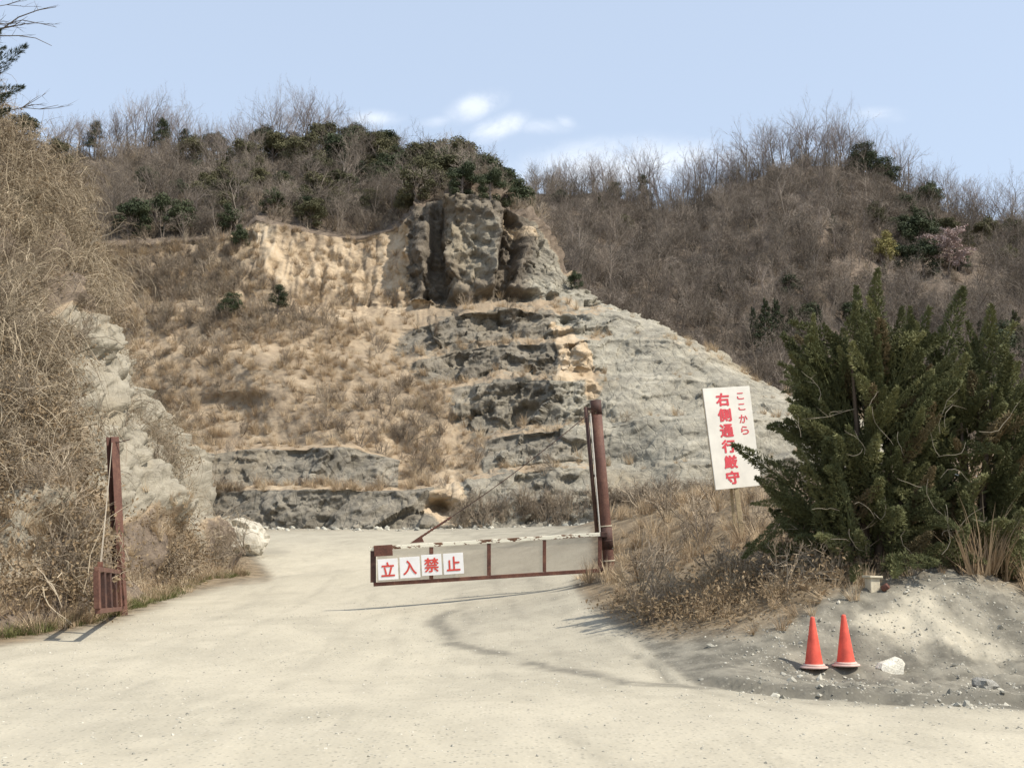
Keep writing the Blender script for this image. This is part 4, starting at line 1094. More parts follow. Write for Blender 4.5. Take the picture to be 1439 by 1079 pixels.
# brush and dry grass on the quarry terraces
vegw = (1 - np.clip(rock * 1.3, 0, 1)) * (1 - np.clip(ochre * 1.3, 0, .97)) * ((KF > .6) & (KF < 11))
bw = vegw * (.10 + sstep(-.05, .35, wq) * .5)
bw += 2.2 * vegw * sstep(-20, 20, sdist(qpx, qpy, [(190, 380), (330, 400), (470, 440), (480, 470), (330, 480), (220, 470)]))
bw += 1.6 * vegw * sstep(-20, 20, sdist(qpx, qpy, [(170, 330), (340, 345), (350, 400), (180, 420)]))
bw += 1.5 * vegw * sstep(-20, 20, sdist(qpx, qpy, [(440, 560), (600, 540), (640, 600), (600, 690), (520, 660), (450, 600)]))
bw += .3 * ((KF > .3) & (KF < 9)) * (PXg > 600) * (PXg < 800) * sstep(0.1, .3, wq2)
pp, _, _ = pick(QV2, bw, 800)
scatter('quarry_brush', pp, rots(len(pp), .25), scl(len(pp), .3, .95), SHRUB)
gw = vegw * (.4 + .6 * sstep(-.2, .3, wq2)) + .12 * ((KF > .5) & (KF < 11)) * (~isface)
pp, _, _ = pick(QV2, gw, 3600)
scatter('quarry_dry_grass', pp, rots(len(pp), .25), scl(len(pp), .7, 1.5), FINE + TUFT)
pp, _, _ = pick(QV2, ((KF < .35) & (PXg > 640)) * 1.0, 160)
scatter('foot_brush', pp, rots(len(pp), .2), scl(len(pp), .5, 1.0), SHRUB)

# left bank: vines, brush, dead leaves
lb_w = (1 - .93 * sstep(.08, .5, lrock)) * (SS < 1.01) * (SS > .03) * (lpx > -160) * (.25 + sstep(-.25, .25, lw)) * (1 - .97 * (np.abs(lpx - 162) < 72) * (SS < .5)) * (1 - .85 * (lpx > 262) * (lpy > 690))
lean = lambda n: np.stack([rng.normal(.15, .35, n), rng.normal(.3, .35, n), rng.random(n) * 6.28], -1)
pp, r_, c_ = pick(LB2, lb_w * (1 - lochre * .7).clip(0, 1), 1500)
scatter('left_bank_vines', pp, lean(len(pp)), scl(len(pp), .45, 1.1), VINE, idx=np.where(fbm(pp * .25, 3, 97) + rng.normal(0, .12, len(pp)) + (c_ * 0 + r_ / 230 - .5) * .4 > .16, rng.integers(6, 12, len(pp)), rng.integers(0, 6, len(pp))))
pp, _, _ = pick(LB2, lb_w * (SS > .25), 150)
scatter('left_bank_canes', pp, np.stack([rng.normal(.1, .2, len(pp)), rng.normal(.1, .2, len(pp)), rng.normal(.5, .5, len(pp))], -1), scl(len(pp), .6, 1.15), CANE)
pp, _, _ = pick(LB2, lb_w * (.3 + sstep(-.2, .4, lw)) * (1 - lochre * .7).clip(0, 1), 800)
scatter('left_bank_brush', pp, rots(len(pp), .3), scl(len(pp), .3, .75), SHRUB)
pp, _, _ = pick(LB2, lb_w * (.25 + 1.2 * sstep(.45, .1, SS)), 1700)
pp = pp[project(pp)[0] < 285]; scatter('left_bank_dead_leaves', pp, rots(len(pp), .5), scl(len(pp), .7, 1.4), LEAF)
pp, _, _ = pick(LB2, (SS < .2) * (SS > .015) * (lpx > -150) * (.15 + 1.0 * (np.abs(lpx - 155) > 50)), 760)
pp = pp[project(pp)[0] < 318]; scatter('left_bank_dry_grass', pp, rots(len(pp), .3), scl(len(pp), .35, .8), FINE + TUFT)
pp, _, _ = pick(LB2, (SS < .03) * (lpx > -150) * (lpx < 345) * 1.0, 700); pp[:, 0] += rng.random(len(pp)) * .5; pp[:, 2] = ground_z(pp[:, 0], pp[:, 1])
scatter('left_verge_grass', pp, rots(len(pp), .2), scl(len(pp), .5, 1.2), GREEN + FINE[:1])

# right bank: tall dry grass
bankpoly = [(805, 812), (850, 858), (905, 880), (960, 882), (1040, 880), (1090, 858), (1150, 838), (1230, 812), (1200, 795), (1210, 700), (1080, 690), (860, 690), (845, 800)]
bs = sstep(-8, 16, sdist(gpx, gpy, bankpoly) + wob * 10) * (GY > 15) * (GY < 60)
area = np.gradient(gx)[None, :] * np.gradient(gy)[:, None]
pp, _, _ = pick(GV, bs * area * (.5 + sstep(-.2, .3, wob)), 1550)
scatter('right_bank_dry_grass', pp, rots(len(pp), .25), scl(len(pp), .3, .85), TUFT + FINE)
pp, _, _ = pick(GV, bs * area * (gpx > 885), 110)
scatter('right_bank_brush', pp, rots(len(pp), .25), scl(len(pp), .3, .75), SHRUB)
pp, _, _ = pick(GV, bs * area * sstep(24, 18, GY), 130)
scatter('right_bank_dead_leaves', pp, rots(len(pp), .3), scl(len(pp), .6, 1.0), LEAF)
rp = [(1330, 800), (1375, 812), (1439, 856), (1560, 900), (1800, 900), (1800, 620), (1380, 660)]
bs2 = sstep(-6, 10, sdist(gpx, gpy, rp)) * (GY > 19) * (GY < 32)
pp, _, _ = pick(GV, bs2 * area, 420)
scatter('right_edge_dry_grass', pp, rots(len(pp), .15), scl(len(pp), .8, 1.6, (1, 1.3)), TUFT)
fr_ = sstep(-5, 5, 14 - np.abs(sdist(gpx, gpy, [(1060, 893), (1150, 850), (1250, 820), (1330, 800), (1300, 790), (1100, 850)]))) * (GY > 18) * (GY < 22)
pp, _, _ = pick(GV, fr_ * area, 60)
scatter('mound_top_dry_grass', pp, rots(len(pp), .4), scl(len(pp), .3, .6), FINE + TUFT)


# gravel
def stone(n=1, seed=0, sub=1, squash=.7):
    import bmesh
    bm = bmesh.new(); bmesh.ops.create_icosphere(bm, subdivisions=sub, radius=1)
    co = np.array([v.co[:] for v in bm.verts]); f = 1 + facets(co * 1.1 + seed * 7.7, seed, .9) * .55
    for v, k in zip(bm.verts, f): v.co = v.co * float(k); v.co.z *= squash
    return bm


def stone_mesh(seed, mat, sub=1, squash=.7):
    bm = stone(1, seed, sub, squash); me = bpy.data.meshes.new('stone'); bm.to_mesh(me); bm.free(); me.materials.append(mat); return me


STN = [stone_mesh(i, M['gravel']) for i in range(6)]
heap = (GY > 14.3) * (GY < 20.5) * sstep(2.2, 4, GX) * (GX < 11) * (1 - sstep(.3, .7, soil))
pp, _, _ = pick(GV, heap * area * (.3 + sstep(-.2, .3, wob)), 4200)
s_ = .006 + .022 * rng.random(len(pp)) ** 3; scatter('spoil_gravel', pp, rots(len(pp), .6), np.stack([s_] * 3, -1), STN)
nearr = onr * (GY > 8.5) * (GY < 30) * (np.abs(GX) < 12)
pp, _, _ = pick(GV, nearr * area * (.4 + sstep(0, .3, wob)), 13000)
s_ = .004 + .019 * rng.random(len(pp)) ** 3; scatter('road_gravel', pp, rots(len(pp), .6), np.stack([s_] * 3, -1), STN)
pp, _, _ = pick(GV, (heap + np.exp(-(ditchd / .5) ** 2) * 2) * area, 85)
s_ = .03 + .045 * rng.random(len(pp)) ** 2; scatter('heap_stones', pp, rots(len(pp), .6), np.stack([s_] * 3, -1), STN)
fp = (GY > 60) * (GY < 80) * (np.abs(GX) < 22) * sstep(70, 76, GY)
pp, _, _ = pick(GV, fp * area, 500); s_ = .05 + .2 * rng.random(len(pp)) ** 4
scatter('quarry_foot_rubble', pp, rots(len(pp), .6), np.stack([s_] * 3, -1), STN)


def rock_thing(name, loc, size, seed, mat, label, rot=(0, 0, 0), sub=4, cat='rock', squash=1.0, rough=1.0):
    import bmesh
    bm = bmesh.new(); bmesh.ops.create_icosphere(bm, subdivisions=sub, radius=1)
    co = np.array([v.co[:] for v in bm.verts])
    co = np.sign(co) * np.abs(co) ** .8
    f = 1 + facets(co * .9 + seed * 3.1, seed, .9) * .38 * rough + facets(co * 2.2 + seed, seed + 9, .9) * .12 * rough + fbm(co * 3, 3, seed) * .05
    for v, q, k in zip(bm.verts, co, f): v.co = Vector((q * k).tolist())
    me = bpy.data.meshes.new(name); bm.to_mesh(me); bm.free(); me.materials.append(mat)
    o = link(name, me); o.location = loc; o.scale = size; o.rotation_euler = rot; o['label'] = label; o['category'] = cat
    return o


q = on_ground(341, 52.0)
rock_thing('boulder', q + Vector((0, 0, .62)), (.92, .9, .84), 3, M['boulder'], 'big white boulder at the foot of the left bank beside the road', (0, .1, .4), rough=.45)
q = on_ground(1250, 17.3); rock_thing('white_rock', q + Vector((0, 0, .09)), (.215, .15, .135), 17, M['whiterock'], 'white angular rock lying on gravel right of the cones', (.1, -.32, .3), 2)
q = on_ground(1384, 15.7); rock_thing('grey_rock', q + Vector((0, 0, .05)), (.15, .12, .09), 8, M['greyrock'], 'small grey rock beside the ditch at the right edge of the gravel', (0, .1, .8), 2)


# ------------------------------------------------------------------ lettering
TXT = {}


def glyph(ch, bold):
    k = (ch, bold)
    if k in TXT: return TXT[k]
    cu = bpy.data.curves.new('glyph', 'FONT'); cu.body = ch; cu.size = 1; cu.offset = bold; cu.fill_mode = 'FRONT'
    o = bpy.data.objects.new('glyph', cu); C.objects.link(o); bpy.context.view_layer.update()
    me = bpy.data.meshes.new_from_object(o.evaluated_get(bpy.context.evaluated_depsgraph_get()))
    bpy.data.objects.remove(o); v = np.zeros(len(me.vertices) * 3); me.vertices.foreach_get('co', v); v = v.reshape(-1, 3)
    fs = [tuple(p.vertices) for p in me.polygons]; lo, hi = v.min(0), v.max(0)
    TXT[k] = (v - (lo + hi) / 2, fs, hi - lo); return TXT[k]


def letter(ch, bold, origin, X, Yv, wd, hg, mat, parent, off, name='lettering'):
    """one flat painted character centred on origin; X right, Yv up, off = normal; strokes thickened by layering"""
    v, fs, sz = glyph(ch, 0.0); b = bold; k = [wd / (sz[0] + 2 * b), hg / (sz[1] + 2 * b)]; co, fa = [], []
    ring = [(0, 0)] + [(b * cos(a * pi / 5), b * sin(a * pi / 5)) for a in range(10)]
    for j, (ox, oy) in enumerate(ring):
        n0 = len(co); co += [tuple(origin + X * float((p[0] + ox) * k[0]) + Yv * float((p[1] + oy) * k[1]) + off * (1 + .04 * j)) for p in v]
        fa += [tuple(i + n0 for i in f) for f in fs]
    return link(name, mesh_from(name, np.array(co), fa, mat), parent)


# ------------------------------------------------------------------ barrier gate (right) and its post
YG = 27.0
def G(px, py, dy=0.0): return P(px, py, YG + dy)


gate = empty('barrier_gate', (0, 0, 0), 'long rusty barrier gate with white top rail and red lettered plates, hanging across the road', 'gate')
TLp, TRp, BLp, BRp = G(521, 771), G(846, 750.5), G(525, 821), G(846, 801)
m = MB(); m.bar(TLp + Vector((-.04, 0, 0)), TRp, .085, .085); m.obj('top_rail', M['whiterail'], gate, bevel=.008)
m = MB(); m.bar(BLp, BRp, .085, .07); m.obj('bottom_rail', M['rust'], gate, bevel=.006)
def gtop(px): t = (px - 521) / 325; return TLp.lerp(TRp, t) - Vector((0, 0, .045))
def gbot(px): t = (px - 525) / 321; return BLp.lerp(BRp, t) + Vector((0, 0, .044))
for px, wd in ((524.5, .12), (606, .085), (687, .085), (765, .075), (843, .085)):
    m = MB(); m.bar(gbot(px), gtop(px), wd, .06); m.obj('upright', M['rustdark'] if px < 530 else M['rust'], gate, bevel=.006)
m = MB(); a = G(538.5, 774.5, -.06); m.bar(a + Vector((-.205, 0, .005)), a + Vector((.205, 0, .03)), .24, .02, (0, 1, 0)); m.obj('end_plate', M['rust'], gate, bevel=.004)
m = MB()
for k in range(1, 420):
    px = 530 + 310 * k / 420; m.tube([gbot(px), gtop(px)], .0016, 3, False)
for k in range(1, 70):
    f = k / 70; m.tube([gbot(530).lerp(gtop(530), f), gbot(841).lerp(gtop(841), f)], .0016, 3, False)
m.obj('wire_mesh', M['wire'], gate, kind='stuff')
gx_ = (TRp - TLp).normalized(); gyv = Vector((0, 0, 1)) - gx_ * gx_.z; gyv.normalize()
for ch, cx, cy in (('立', 545.2, 799.6), ('入', 576, 797), ('禁', 606.5, 793.5), ('止', 637.2, 791.6)):
    o = G(cx, cy, -.075); pl = MB(); Mx = Matrix((gx_, Vector((0, 1, 0)), gyv)).transposed(); pl.box(o, (.44, .012, .455), Mx)
    po = pl.obj('letter_plate', M['plate'], gate, bevel=.003)
    letter(ch, .022, o, gx_, gyv, .30 if ch != '禁' else .32, .315, M['redplate'], po, Vector((0, -.0095, 0)))
m = MB(); m.v += [G(576, 763, -.03), G(596, 761.5, -.03), G(592, 752, -.03), G(576, 763, .03), G(596, 761.5, .03), G(592, 752, .03)]
m.f += [(0, 1, 2), (5, 4, 3), (0, 3, 4, 1), (1, 4, 5, 2), (2, 5, 3, 0)]; m.obj('cable_lug', M['rust'], gate)
m = MB(); c0, c1 = G(592, 754), G(833, 577); n = 24
m.tube([c0.lerp(c1, i / n) - Vector((0, 0, .10 * sin(pi * i / n))) for i in range(n + 1)], .0085, 6); m.obj('stay_cable', M['rustdark'], gate)
m = MB()
for i in range(9):
    t0 = i / 9 * .17; a, b = c0.lerp(c1, t0), c0.lerp(c1, t0 + .021); a.z -= .1 * sin(pi * t0); b.z -= .1 * sin(pi * (t0 + .02)); m.tube([a, b], [.03, .018], 6)
m.obj('chain', M['rust'], gate)
# hinge brackets
m = MB(); m.box(G(848.5, 751), (.16, .1, .12)); m.box(G(848.5, 799), (.16, .1, .08)); m.obj('hinge', M['rustdark'], gate, bevel=.01)

post = empty('gate_post', G(858, 806), 'leaning round rusty steel post carrying the barrier gate', 'post')
post_w = post.location.copy()
def rel(v): return Vector(v) - post_w
bt, tp = G(858.5, 830, .15), G(837, 563, .15)
def along(t): return bt.lerp(tp, t)
m = MB(); m.tube([rel(along(0)), rel(along(.12)), rel(along(.5)), rel(along(1))], [.128, .126, .122, .118], 22); m.obj('pipe', M['rustred'], post, True)
m = MB(); m.tube([rel(along(.925)), rel(along(1.002))], .124, 22); m.obj('cap', M['rustdark'], post, True)
m = MB(); m.tube([rel(along(.215)), rel(along(.33))], .135, 22); m.obj('sleeve', M['rustdark'], post, True)
for t in (.152, .332, .255):
    m = MB(); m.tube([rel(along(t)), rel(along(t + .006))], .139, 22); m.obj('band', M['concrete'] if t != .255 else M['rustdark'], post, True)
off = Vector((-.235, -.02, 0)); m = MB(); m.tube([rel(along(.28) + off + Vector((.03, 0, 0))), rel(along(.965) + off)], .045, 10); m.obj('side_pipe', M['rustdark'], post, True)
m = MB(); m.tube([rel(along(.30) + Vector((-.145, -.1, 0))), rel(along(.93) + Vector((-.15, -.1, 0)))], .014, 6); m.obj('rope', M['rope'], post)
for t in (.30, .6, .955):
    m = MB(); m.bar(rel(along(t) + off * 1.1), rel(along(t)), .05, .07); m.obj('bracket', M['rustdark'], post)

# ------------------------------------------------------------------ left post with its short gate leaf
YL = 27.0
def Lp(px, py, dy=0.0): return P(px, py, YL + dy)


lpost = empty('gate_post', Lp(170.5, 868), 'leaning rusty H-section steel post at the foot of the left bank', 'post'); lw_ = lpost.location.copy()
b0, t0 = Lp(171, 878) - lw_, Lp(158, 614) - lw_
ax = (t0 - b0).normalized(); ang = R(38); xs = Vector((cos(ang), -sin(ang), 0)); ysd = Vector((sin(ang), cos(ang), 0))
m = MB()
for sgn in (-1, 1): m.bar(b0 + xs * (.09 * sgn), t0 + xs * (.09 * sgn), .016, .20, ysd)
m.bar(b0, t0, .164, .014, ysd); m.obj('h_beam', M['rustred'], lpost)
m = MB(); f0, f1 = b0.lerp(t0, .10), b0.lerp(t0, .43)
m.bar(f0 + Vector((.07, -.1, 0)), f1 + Vector((.03, -.1, 0)), .13, .05, (0, 1, 0)); m.obj('hinge_plate', M['rustred'], lpost, bevel=.01)
for t in (.14, .27, .36):
    m = MB(); m.bar(b0.lerp(t0, t) + Vector((.06, -.14, 0)), b0.lerp(t0, t + .014) + Vector((.06, -.14, 0)), .15, .03, (0, 1, 0)); m.obj('hinge_band', M['rustdark'], lpost)
m = MB(); m.tube([t0 + Vector((-.02, -.05, -.1)), t0 + Vector((.14, -.05, -.13)), t0 + Vector((.42, -.08, -.06))], .012, 5); m.obj('hook', M['rustdark'], lpost)

leaf = empty('barrier_gate', Lp(170, 868), 'dark red barrier gate on the left post, swung open and seen almost end on', 'gate'); ll = leaf.location.copy()
YN = 21.4                                                        # its free end is this near
nt, nb, ht, hb = P(136, 799.5, YN) - ll, P(137, 858.5, YN) - ll, P(166.5, 803.5, YL - .25) - ll, P(169, 855, YL - .25) - ll
sd_ = (ht - nt).cross(Vector((0, 0, 1))).normalized()
m = MB(); m.bar(nt + (nt - ht).normalized() * .05, ht, .085, .085, sd_); m.obj('top_rail', M['rustred'], leaf, bevel=.008)
m = MB(); m.bar(nb, hb, .085, .09, sd_); m.obj('bottom_rail', M['rustred'], leaf, bevel=.006)
for f in (0.0, .25, .5, .75, .985):
    a, b = nb.lerp(hb, f) + Vector((0, 0, .043)), nt.lerp(ht, f) - Vector((0, 0, .043)); m = MB(); m.bar(a, b, .10, .085 if f else .10, (1, 0, 0)); m.obj('upright', M['rustdark'] if 0 < f < .9 else M['rustred'], leaf, bevel=.006)
m = MB(); a = nt.lerp(ht, .04) - Vector((0, 0, .17)); m.bar(a - (ht - nt).normalized() * .2, a + (ht - nt).normalized() * .2, .24, .02, sd_); m.obj('end_plate', M['rustred'], leaf, bevel=.004)
m = MB(); a = nt.lerp(ht, .12) + Vector((0, 0, .05)); m.bar(a - Vector((0, 0, .02)), a + Vector((0, 0, .09)), .03, .09, sd_); m.obj('cable_lug', M['rust'], leaf)
for f in (.12, .16):
    m = MB(); a, b = nt.lerp(ht, f) + Vector((0, 0, .1)), Lp(157.5, 622, -.16) - ll; m.tube([a.lerp(b, i / 12) - Vector((0, 0, .10 * sin(pi * i / 12))) for i in range(13)], .007, 5); m.obj('stay_wire', M['wire'], leaf)

# ------------------------------------------------------------------ warning sign
YS = 25.5
sign = empty('warning_sign', P(1041, 745, YS), 'tall white board on a wooden stake with red Japanese lettering, leaning beside the juniper', 'sign'); so = sign.location.copy()
c4 = [P(985, 548, YS), P(1055, 541, YS), P(1073, 681, YS), P(1004.5, 689, YS)]
turn = Matrix.Rotation(R(22), 3, 'Z'); cen = sum(c4, Vector()) / 4
def swing(v):                                                  # the board is turned a little towards the right
    d = v - cen; return cen + Vector((d.x, d.x * .36, d.z))
c4 = [swing(v) for v in c4]
bX = (c4[1] - c4[0]); bY = (c4[0] - c4[3]); nrmS = bX.cross(bY).normalized(); nrmS = nrmS if nrmS.y < 0 else -nrmS
m = MB(); m.v += [v - so for v in c4] + [v - so - nrmS * .03 for v in c4]
m.f += [(3, 2, 1, 0), (4, 5, 6, 7), (0, 1, 5, 4), (1, 2, 6, 5), (2, 3, 7, 6), (3, 0, 4, 7)]
bo = m.obj('board', M['board'], sign, bevel=.004)
m = MB()
for i in range(4):
    a, b = c4[i], c4[(i + 1) % 4]; mid = a.lerp(b, .5); inw = (cen - mid).normalized(); m.bar(a - so - nrmS * .05 + inw * .03, b - so - nrmS * .05 + inw * .03, .05, .035, nrmS)
m.obj('frame', M['wood'], sign)
def bp(u, v): return c4[0] + bX * u - bY * v - so
eX, eY = bX.normalized(), bY.normalized(); wB, hB = bX.length, bY.length
for i, ch in enumerate('右側通行厳守'):
    letter(ch, .04, bp(.387, .119 + .1545 * i), eX, eY, .29 * wB, .131 * hB, M['redletter'], bo, nrmS * .004)
for ch, v, k in (('こ', .094, .15), ('こ', .203, .15), ('か', .322, .185), ('ら', .436, .165)):
    letter(ch, .018, bp(.775, v), eX, eY, k * wB, .083 * hB if ch != 'こ' else .066 * hB, M['redletter'], bo, nrmS * .004)
m = MB(); a0, a1 = P(1033, 650, YS) - so, P(1048, 775, YS) - so; m.bar(a0 - nrmS * .09, a1 - nrmS * .06, .10, .06, (0, 1, 0)); m.obj('stake', M['wood'], sign, bevel=.006)
m = MB(); a0, a1 = P(1024, 650, YS + .25) - so, P(1033, 750, YS + .4) - so; m.bar(a0, a1, .06, .05, (0, 1, 0)); m.obj('rear_stake', M['wood'], sign, bevel=.006)

# ------------------------------------------------------------------ cones
def cone_meshes():
    m = MB(); m.lathe([(.132, .035), (.126, .06), (.118, .10), (.030, .685), (.026, .70), (.012, .704)], 28); body = m.mesh('body', M['cone'], True)
    m = MB(); m.lathe([(.15, .02), (.158, .03), (.150, .05), (.136, .058), (.128, .058)], 28); col = m.mesh('collar', M['conebase'], True)
    m = MB(); n = 32
    m.lathe([(.19, .0), (.195, .012), (.185, .024), (.15, .028)], 32); base_ = m.mesh('base', M['conebase'], True)
    return (body, col, base_)


CM = cone_meshes()
for px, lab, tilt in ((1144, 'red traffic cone on grey gravel, the one farther from the white rock', .0), (1189, 'red traffic cone on grey gravel, the one nearer the white rock', -.015)):
    q = on_ground(px, 17.25); r = empty('traffic_cone', q + Vector((0, 0, .004)), lab, 'traffic cone', 'traffic cones on the gravel', (0, tilt, random.random()))
    for n_, me in zip(('body', 'collar', 'base'), CM): link(n_, me, r)

# pale stub post on the mound
q = on_ground(1226, 19.25); stub = empty('marker_post', q, 'pale square stub post with a flat cap under the juniper', 'post', None, (0, .03, .3))
m = MB(); m.box((0, 0, .02), (.17, .17, .34)); m.obj('shaft', M['concrete'], stub, bevel=.01)
m = MB(); m.box((0, 0, .205), (.235, .235, .035)); m.obj('cap', M['concrete'], stub, bevel=.008)
q = on_ground(1240, 19.15); can = MB(); can.lathe([(.045, 0), (.05, .02), (.05, .1), (.042, .115)], 14); o = can.obj('rusty_can', M['rust'], None, True); o.location = q + Vector((0, 0, .02)); o.rotation_euler = (.5, .9, 0)
o['label'] = 'small rusty brown can lying beside the stub post'; o['category'] = 'can'


# ------------------------------------------------------------------ junipers
def plume(L=1.2, Rr=.17, n=420, ln_=.095):
    mb = MB(); cv = rv(.2); cv.z = 0
    mb.tube([Vector((0, 0, -.1)), Vector((0, 0, L * .5)) + cv * .5, Vector((0, 0, L * .9)) + cv], [.022, .014, .004], 4, False)
    for _ in range(n):
        t = random.random() ** .8; prof = Rr * (sin(pi * min(1, t * .92 + .1)) ** .7) * (1 - .35 * t) + .015
        a = random.uniform(0, 2 * pi); o = Vector((cos(a), sin(a), 0)); lump = 1 + .45 * sin(a * 3 + t * 9) * (1 - t)
        p = Vector((0, 0, t * L)) + cv * t * t + o * prof * lump * random.uniform(.45, 1)
        d = (Vector((0, 0, .75)) + o * random.uniform(.3, 1.0) + rv(.25)).normalized(); l = ln_ * random.uniform(.6, 1.2) * (1 - .35 * t)
        mb.spike(p, d, l, .010)
        for _ in range(3): mb.spike(p + d * l * random.uniform(.0, .5), d + rv(.5), l * .6, .009)
    return mb


PLM = [plume(random.uniform(1.1, 1.35), random.uniform(.10, .16), 380).mesh('juniper_spray', M['juniper']) for _ in range(7)]
PLB = [q.copy() for q in PLM]
for q in PLB: q.materials[0] = M['juniper_dead']
PLS = [plume(1.7, .17, 760, .10).mesh('juniper_long_spray', M['juniper']) for _ in range(4)]


def add_plume(root, base_p, tip, me, L0, fat=1.0):
    if me in PLM and random.random() < .09: me = PLB[PLM.index(me)]
    d = tip - base_p; o = link('branch', me, root); o.location = base_p - root.location
    o.rotation_euler = (d.to_track_quat('Z', 'Y') @ Euler((0, 0, random.uniform(0, 6.28))).to_quaternion()).to_euler(); k = d.length / L0; o.scale = (k * fat, k * fat, k); return o


def juniper(label, base_px, Yb, cen_, rx, ry, rz, n, tips):
    q = on_ground(base_px, Yb); root = empty('juniper', q, label, 'juniper')
    cen_ = Vector(cen_); T = MB()
    for k in range(9):
        a = k * .7; e = cen_ + Vector((cos(a) * rx * .6, sin(a) * ry * .6, rz * random.uniform(-.2, .7))); s0 = q + Vector((cos(a) * .2, sin(a) * .15, -.15))
        mid = s0.lerp(e, .45) + Vector((0, 0, .1)); T.tube([s0 - q, mid - q, e - q], [.085, .06, .02], 6, False)
    T.obj('trunk', M['bark'], root)
    for i in range(n):
        u = Vector((random.gauss(0, 1), random.gauss(0, 1) - .35, random.gauss(0, 1))).normalized(); k = random.uniform(.62, 1.0)
        p = cen_ + Vector((u.x * rx * k, u.y * ry * k, u.z * rz * k))
        dirn = (Vector((u.x * .95, u.y * .8, .62 + .4 * u.z)) + rv(.26)).normalized(); L = random.uniform(.7, 1.6)
        if u.z < -.2: L *= .85; dirn = (Vector((u.x * .9, u.y * .9, .55)) + rv(.25)).normalized()
        p = p - dirn * L * .55
        if p.z < q.z - .1: p.z = q.z - .05 + random.uniform(0, .3)
        add_plume(root, p, p + dirn * L, random.choice(PLM), 1.2, random.uniform(.7, 1.3))
    for i in range(40):
        a = random.uniform(-pi, .25 * pi) if i % 3 else random.uniform(0, 2 * pi); o = Vector((cos(a), sin(a), 0)); k = random.uniform(.35, .85)
        p = q + Vector((o.x * rx * k, o.y * ry * k, random.uniform(-.05, .9))); dirn = (o * .8 + Vector((0, 0, random.uniform(.15, .8))) + rv(.2)).normalized()
        add_plume(root, p, p + dirn * random.uniform(.7, 1.2), random.choice(PLM), 1.2, random.uniform(1.0, 1.6))
    for (x0, y0, x1, y1, dy0, dy1, fat) in tips:
        a, b = P(x0, y0, Yb + dy0), P(x1, y1, Yb + dy1); add_plume(root, a, b, random.choice(PLS), 1.75, fat)
    return root


YB = 20.9
juniper('big dark green juniper with flame-like sprays on the mound beside the sign', 1225, YB, P(1222, 615, YB), 1.45, 1.15, 2.05, 215,
        [(1235, 500, 1213, 378, 0, -.2, 1.1), (1220, 520, 1188, 425, -.3, -.4, 1), (1262, 540, 1262, 432, -.2, -.2, 1.1), (1200, 540, 1165, 450, -.2, -.2, 1), (1180, 560, 1138, 478, -.2, -.2, 1),
         (1150, 620, 1108, 520, -.2, -.3, 1.1), (1125, 690, 1031, 611, -.5, -.7, 1.1), (1140, 640, 1095, 598, -.4, -.4, 1.1), (1130, 660, 1080, 640, -.4, -.5, 1.3), (1140, 720, 1060, 672, -.5, -.7, 1.2), (1130, 700, 1058, 712, -.5, -.7, .9),
         (1160, 740, 1075, 690, -.5, -.6, 1.0), (1140, 700, 1040, 780, -.3, -.5, .8), (1170, 720, 1110, 640, -.7, -.8, 1.3), (1200, 760, 1150, 650, -.9, -1, 1.3), (1240, 480, 1228, 410, -.1, -.2, 1), (1285, 520, 1292, 440, 0, 0, 1), (1150, 540, 1128, 495, 0, -.1, 1)])
juniper('second dark juniper, right of the larger one, with two tall dark spires', 1362, YB + .5, P(1368, 645, YB + .5), 1.35, 1.1, 1.9, 165,
        [(1318, 540, 1340, 402, 0, -.1, 1.25), (1365, 560, 1418, 432, 0, -.1, 1.15), (1330, 540, 1308, 462, 0, 0, 1), (1385, 600, 1432, 500, 0, 0, 1.1), (1400, 690, 1450, 590, -.3, -.4, 1.1), (1390, 740, 1446, 660, -.3, -.4, 1.0), (1350, 560, 1372, 470, 0, 0, 1), (1400, 640, 1470, 540, 0, 0, 1)])
m = MB()
for k in range(34):
    x0 = random.uniform(1100, 1400); y0 = random.uniform(560, 820); p = P(x0, y0, YB - random.uniform(1.15, 1.5)); d = (rv(.5) + Vector((0, 0, random.choice((-.8, .8))))).normalized(); pts = [p]; cvv = rv(.3); L = random.uniform(.3, 1.1)
    for i in range(6): d = (d + cvv * .6 + rv(.28)).normalized(); d.y *= .4; p = p + d * L / 6; pts.append(p)
    m.tube(pts, [.0045] * 4 + [.004, .003, .0015], 4, False)
    if k % 2: m.spike(pts[3], d + rv(.7), L * .4, .003); m.spike(pts[4], d + rv(.7), L * .3, .003)
m.obj('dead_vines', M['twigpale'], None, label='pale dry vine stems tangled over the front of the junipers', category='vine')

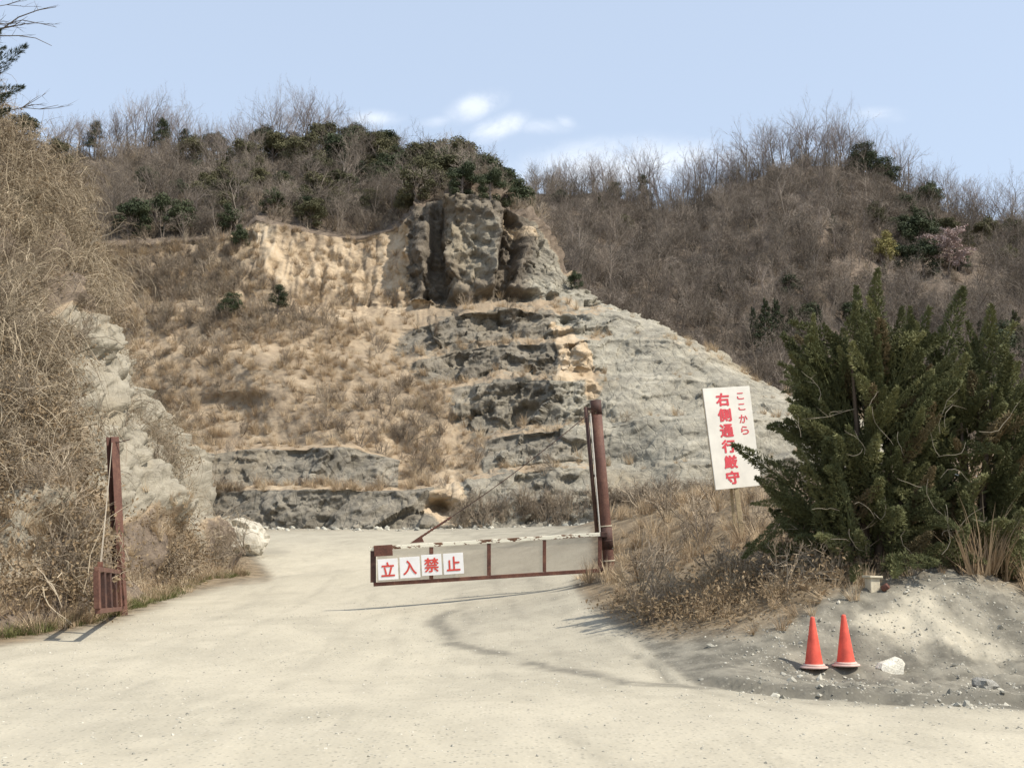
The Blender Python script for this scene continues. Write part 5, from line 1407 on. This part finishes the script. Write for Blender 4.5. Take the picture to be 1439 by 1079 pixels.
# ------------------------------------------------------------------ trees at the top left, mostly outside the picture
root = empty('conifer_tree', hit('l', -70, 330), 'dark conifer leaning in at the top left corner above the bank', 'tree'); rl = root.location.copy(); Yt = rl.y
m = MB(); top = P(-60, -40, Yt); m.tube([(0, 0, -1), (top - rl) * .5, top - rl], [.25, .16, .05], 7); m.obj('trunk', M['bark'], root)
CP = [plume(2.6, .40, 420, .30).mesh('conifer_spray', M['pine']) for _ in range(3)]
for (x0, y0, x1, y1) in [(-45, 130, 31, 55), (-60, 150, 33, 115), (-50, 165, 20, 132), (-30, 100, 6, 42), (-60, 110, 10, 70), (-60, 60, -10, -10), (-70, 120, -10, 100), (-40, 180, 18, 150)]:
    add_plume(root, P(x0, y0, Yt), P(x1, y1, Yt - .3), random.choice(CP), 2.7, .75)
root = empty('bare_tree', hit('l', -130, 300), 'leafless tree reaching thin branches into the top left corner', 'tree'); rl = root.location.copy(); Yt = rl.y
m, mc = MB(), MB(); top = P(-120, -60, Yt); m.tube([(0, 0, -1), (top - rl) * .5, top - rl], [.2, .14, .06], 7); m.obj('trunk', M['bark_far'], root)
def limb(a, b, r, n=7, sub=6):
    pts = [a.lerp(b, i / n) + rv(.06) + Vector((0, 0, .18 * sin(pi * i / n))) for i in range(n + 1)]; mc.tube([p - rl for p in pts], [r * (1 - .8 * i / n) for i in range(n + 1)], 4, False)
    for k in range(sub):
        i = random.randint(2, n - 1); d = ((b - a).normalized() + rv(.35)); d.y *= .5; L = (b - a).length * random.uniform(.15, .32); q = pts[i]; e = q + d.normalized() * L
        mc.tube([q - rl, q.lerp(e, .5) + rv(.04) - rl, e - rl], [r * .4, r * .28, r * .08], 3, False)
        for _ in range(3): mc.spike(q.lerp(e, random.uniform(.3, .9)) - rl, d.normalized() + rv(.5), L * .4, r * .18)
limb(P(-110, 90, Yt), P(80, 10, Yt), .05); limb(P(-90, 40, Yt), P(82, 38, Yt), .035); limb(P(-110, 60, Yt), P(75, 64, Yt), .04, 7, 4); limb(P(-90, 60, Yt), P(45, -5, Yt), .03); limb(P(-80, 190, Yt), P(80, 146, Yt), .035, 7, 7)
mc.obj('crown', M['twig_far'], root)
# pale dead branches sticking out of the bank's edge
for (x0, y0, x1, y1, lab) in [(95, 252, 138, 232, 'pale dead branch sticking out near the top of the left bank'), (150, 335, 178, 312, 'pale dead branch below the green clump at the edge of the left bank'), (118, 290, 170, 300, 'pale dead branch beside the yellow earth scar on the left bank')]:
    a = hit('l', x0, y0); b = P(x1, y1, a.y - .5); m = MB(); pts = [a.lerp(b, i / 5) + rv(.05) for i in range(6)]; m.tube(pts, [.045, .04, .034, .026, .018, .006], 5)
    for k in range(6): i = random.randint(1, 4); m.spike(pts[i], (b - a).normalized() + rv(.5), random.uniform(.3, .7), .014)
    m.obj('dead_branch', M['twigpale'], None, label=lab, category='branch')
# shallow puddle by the boulder
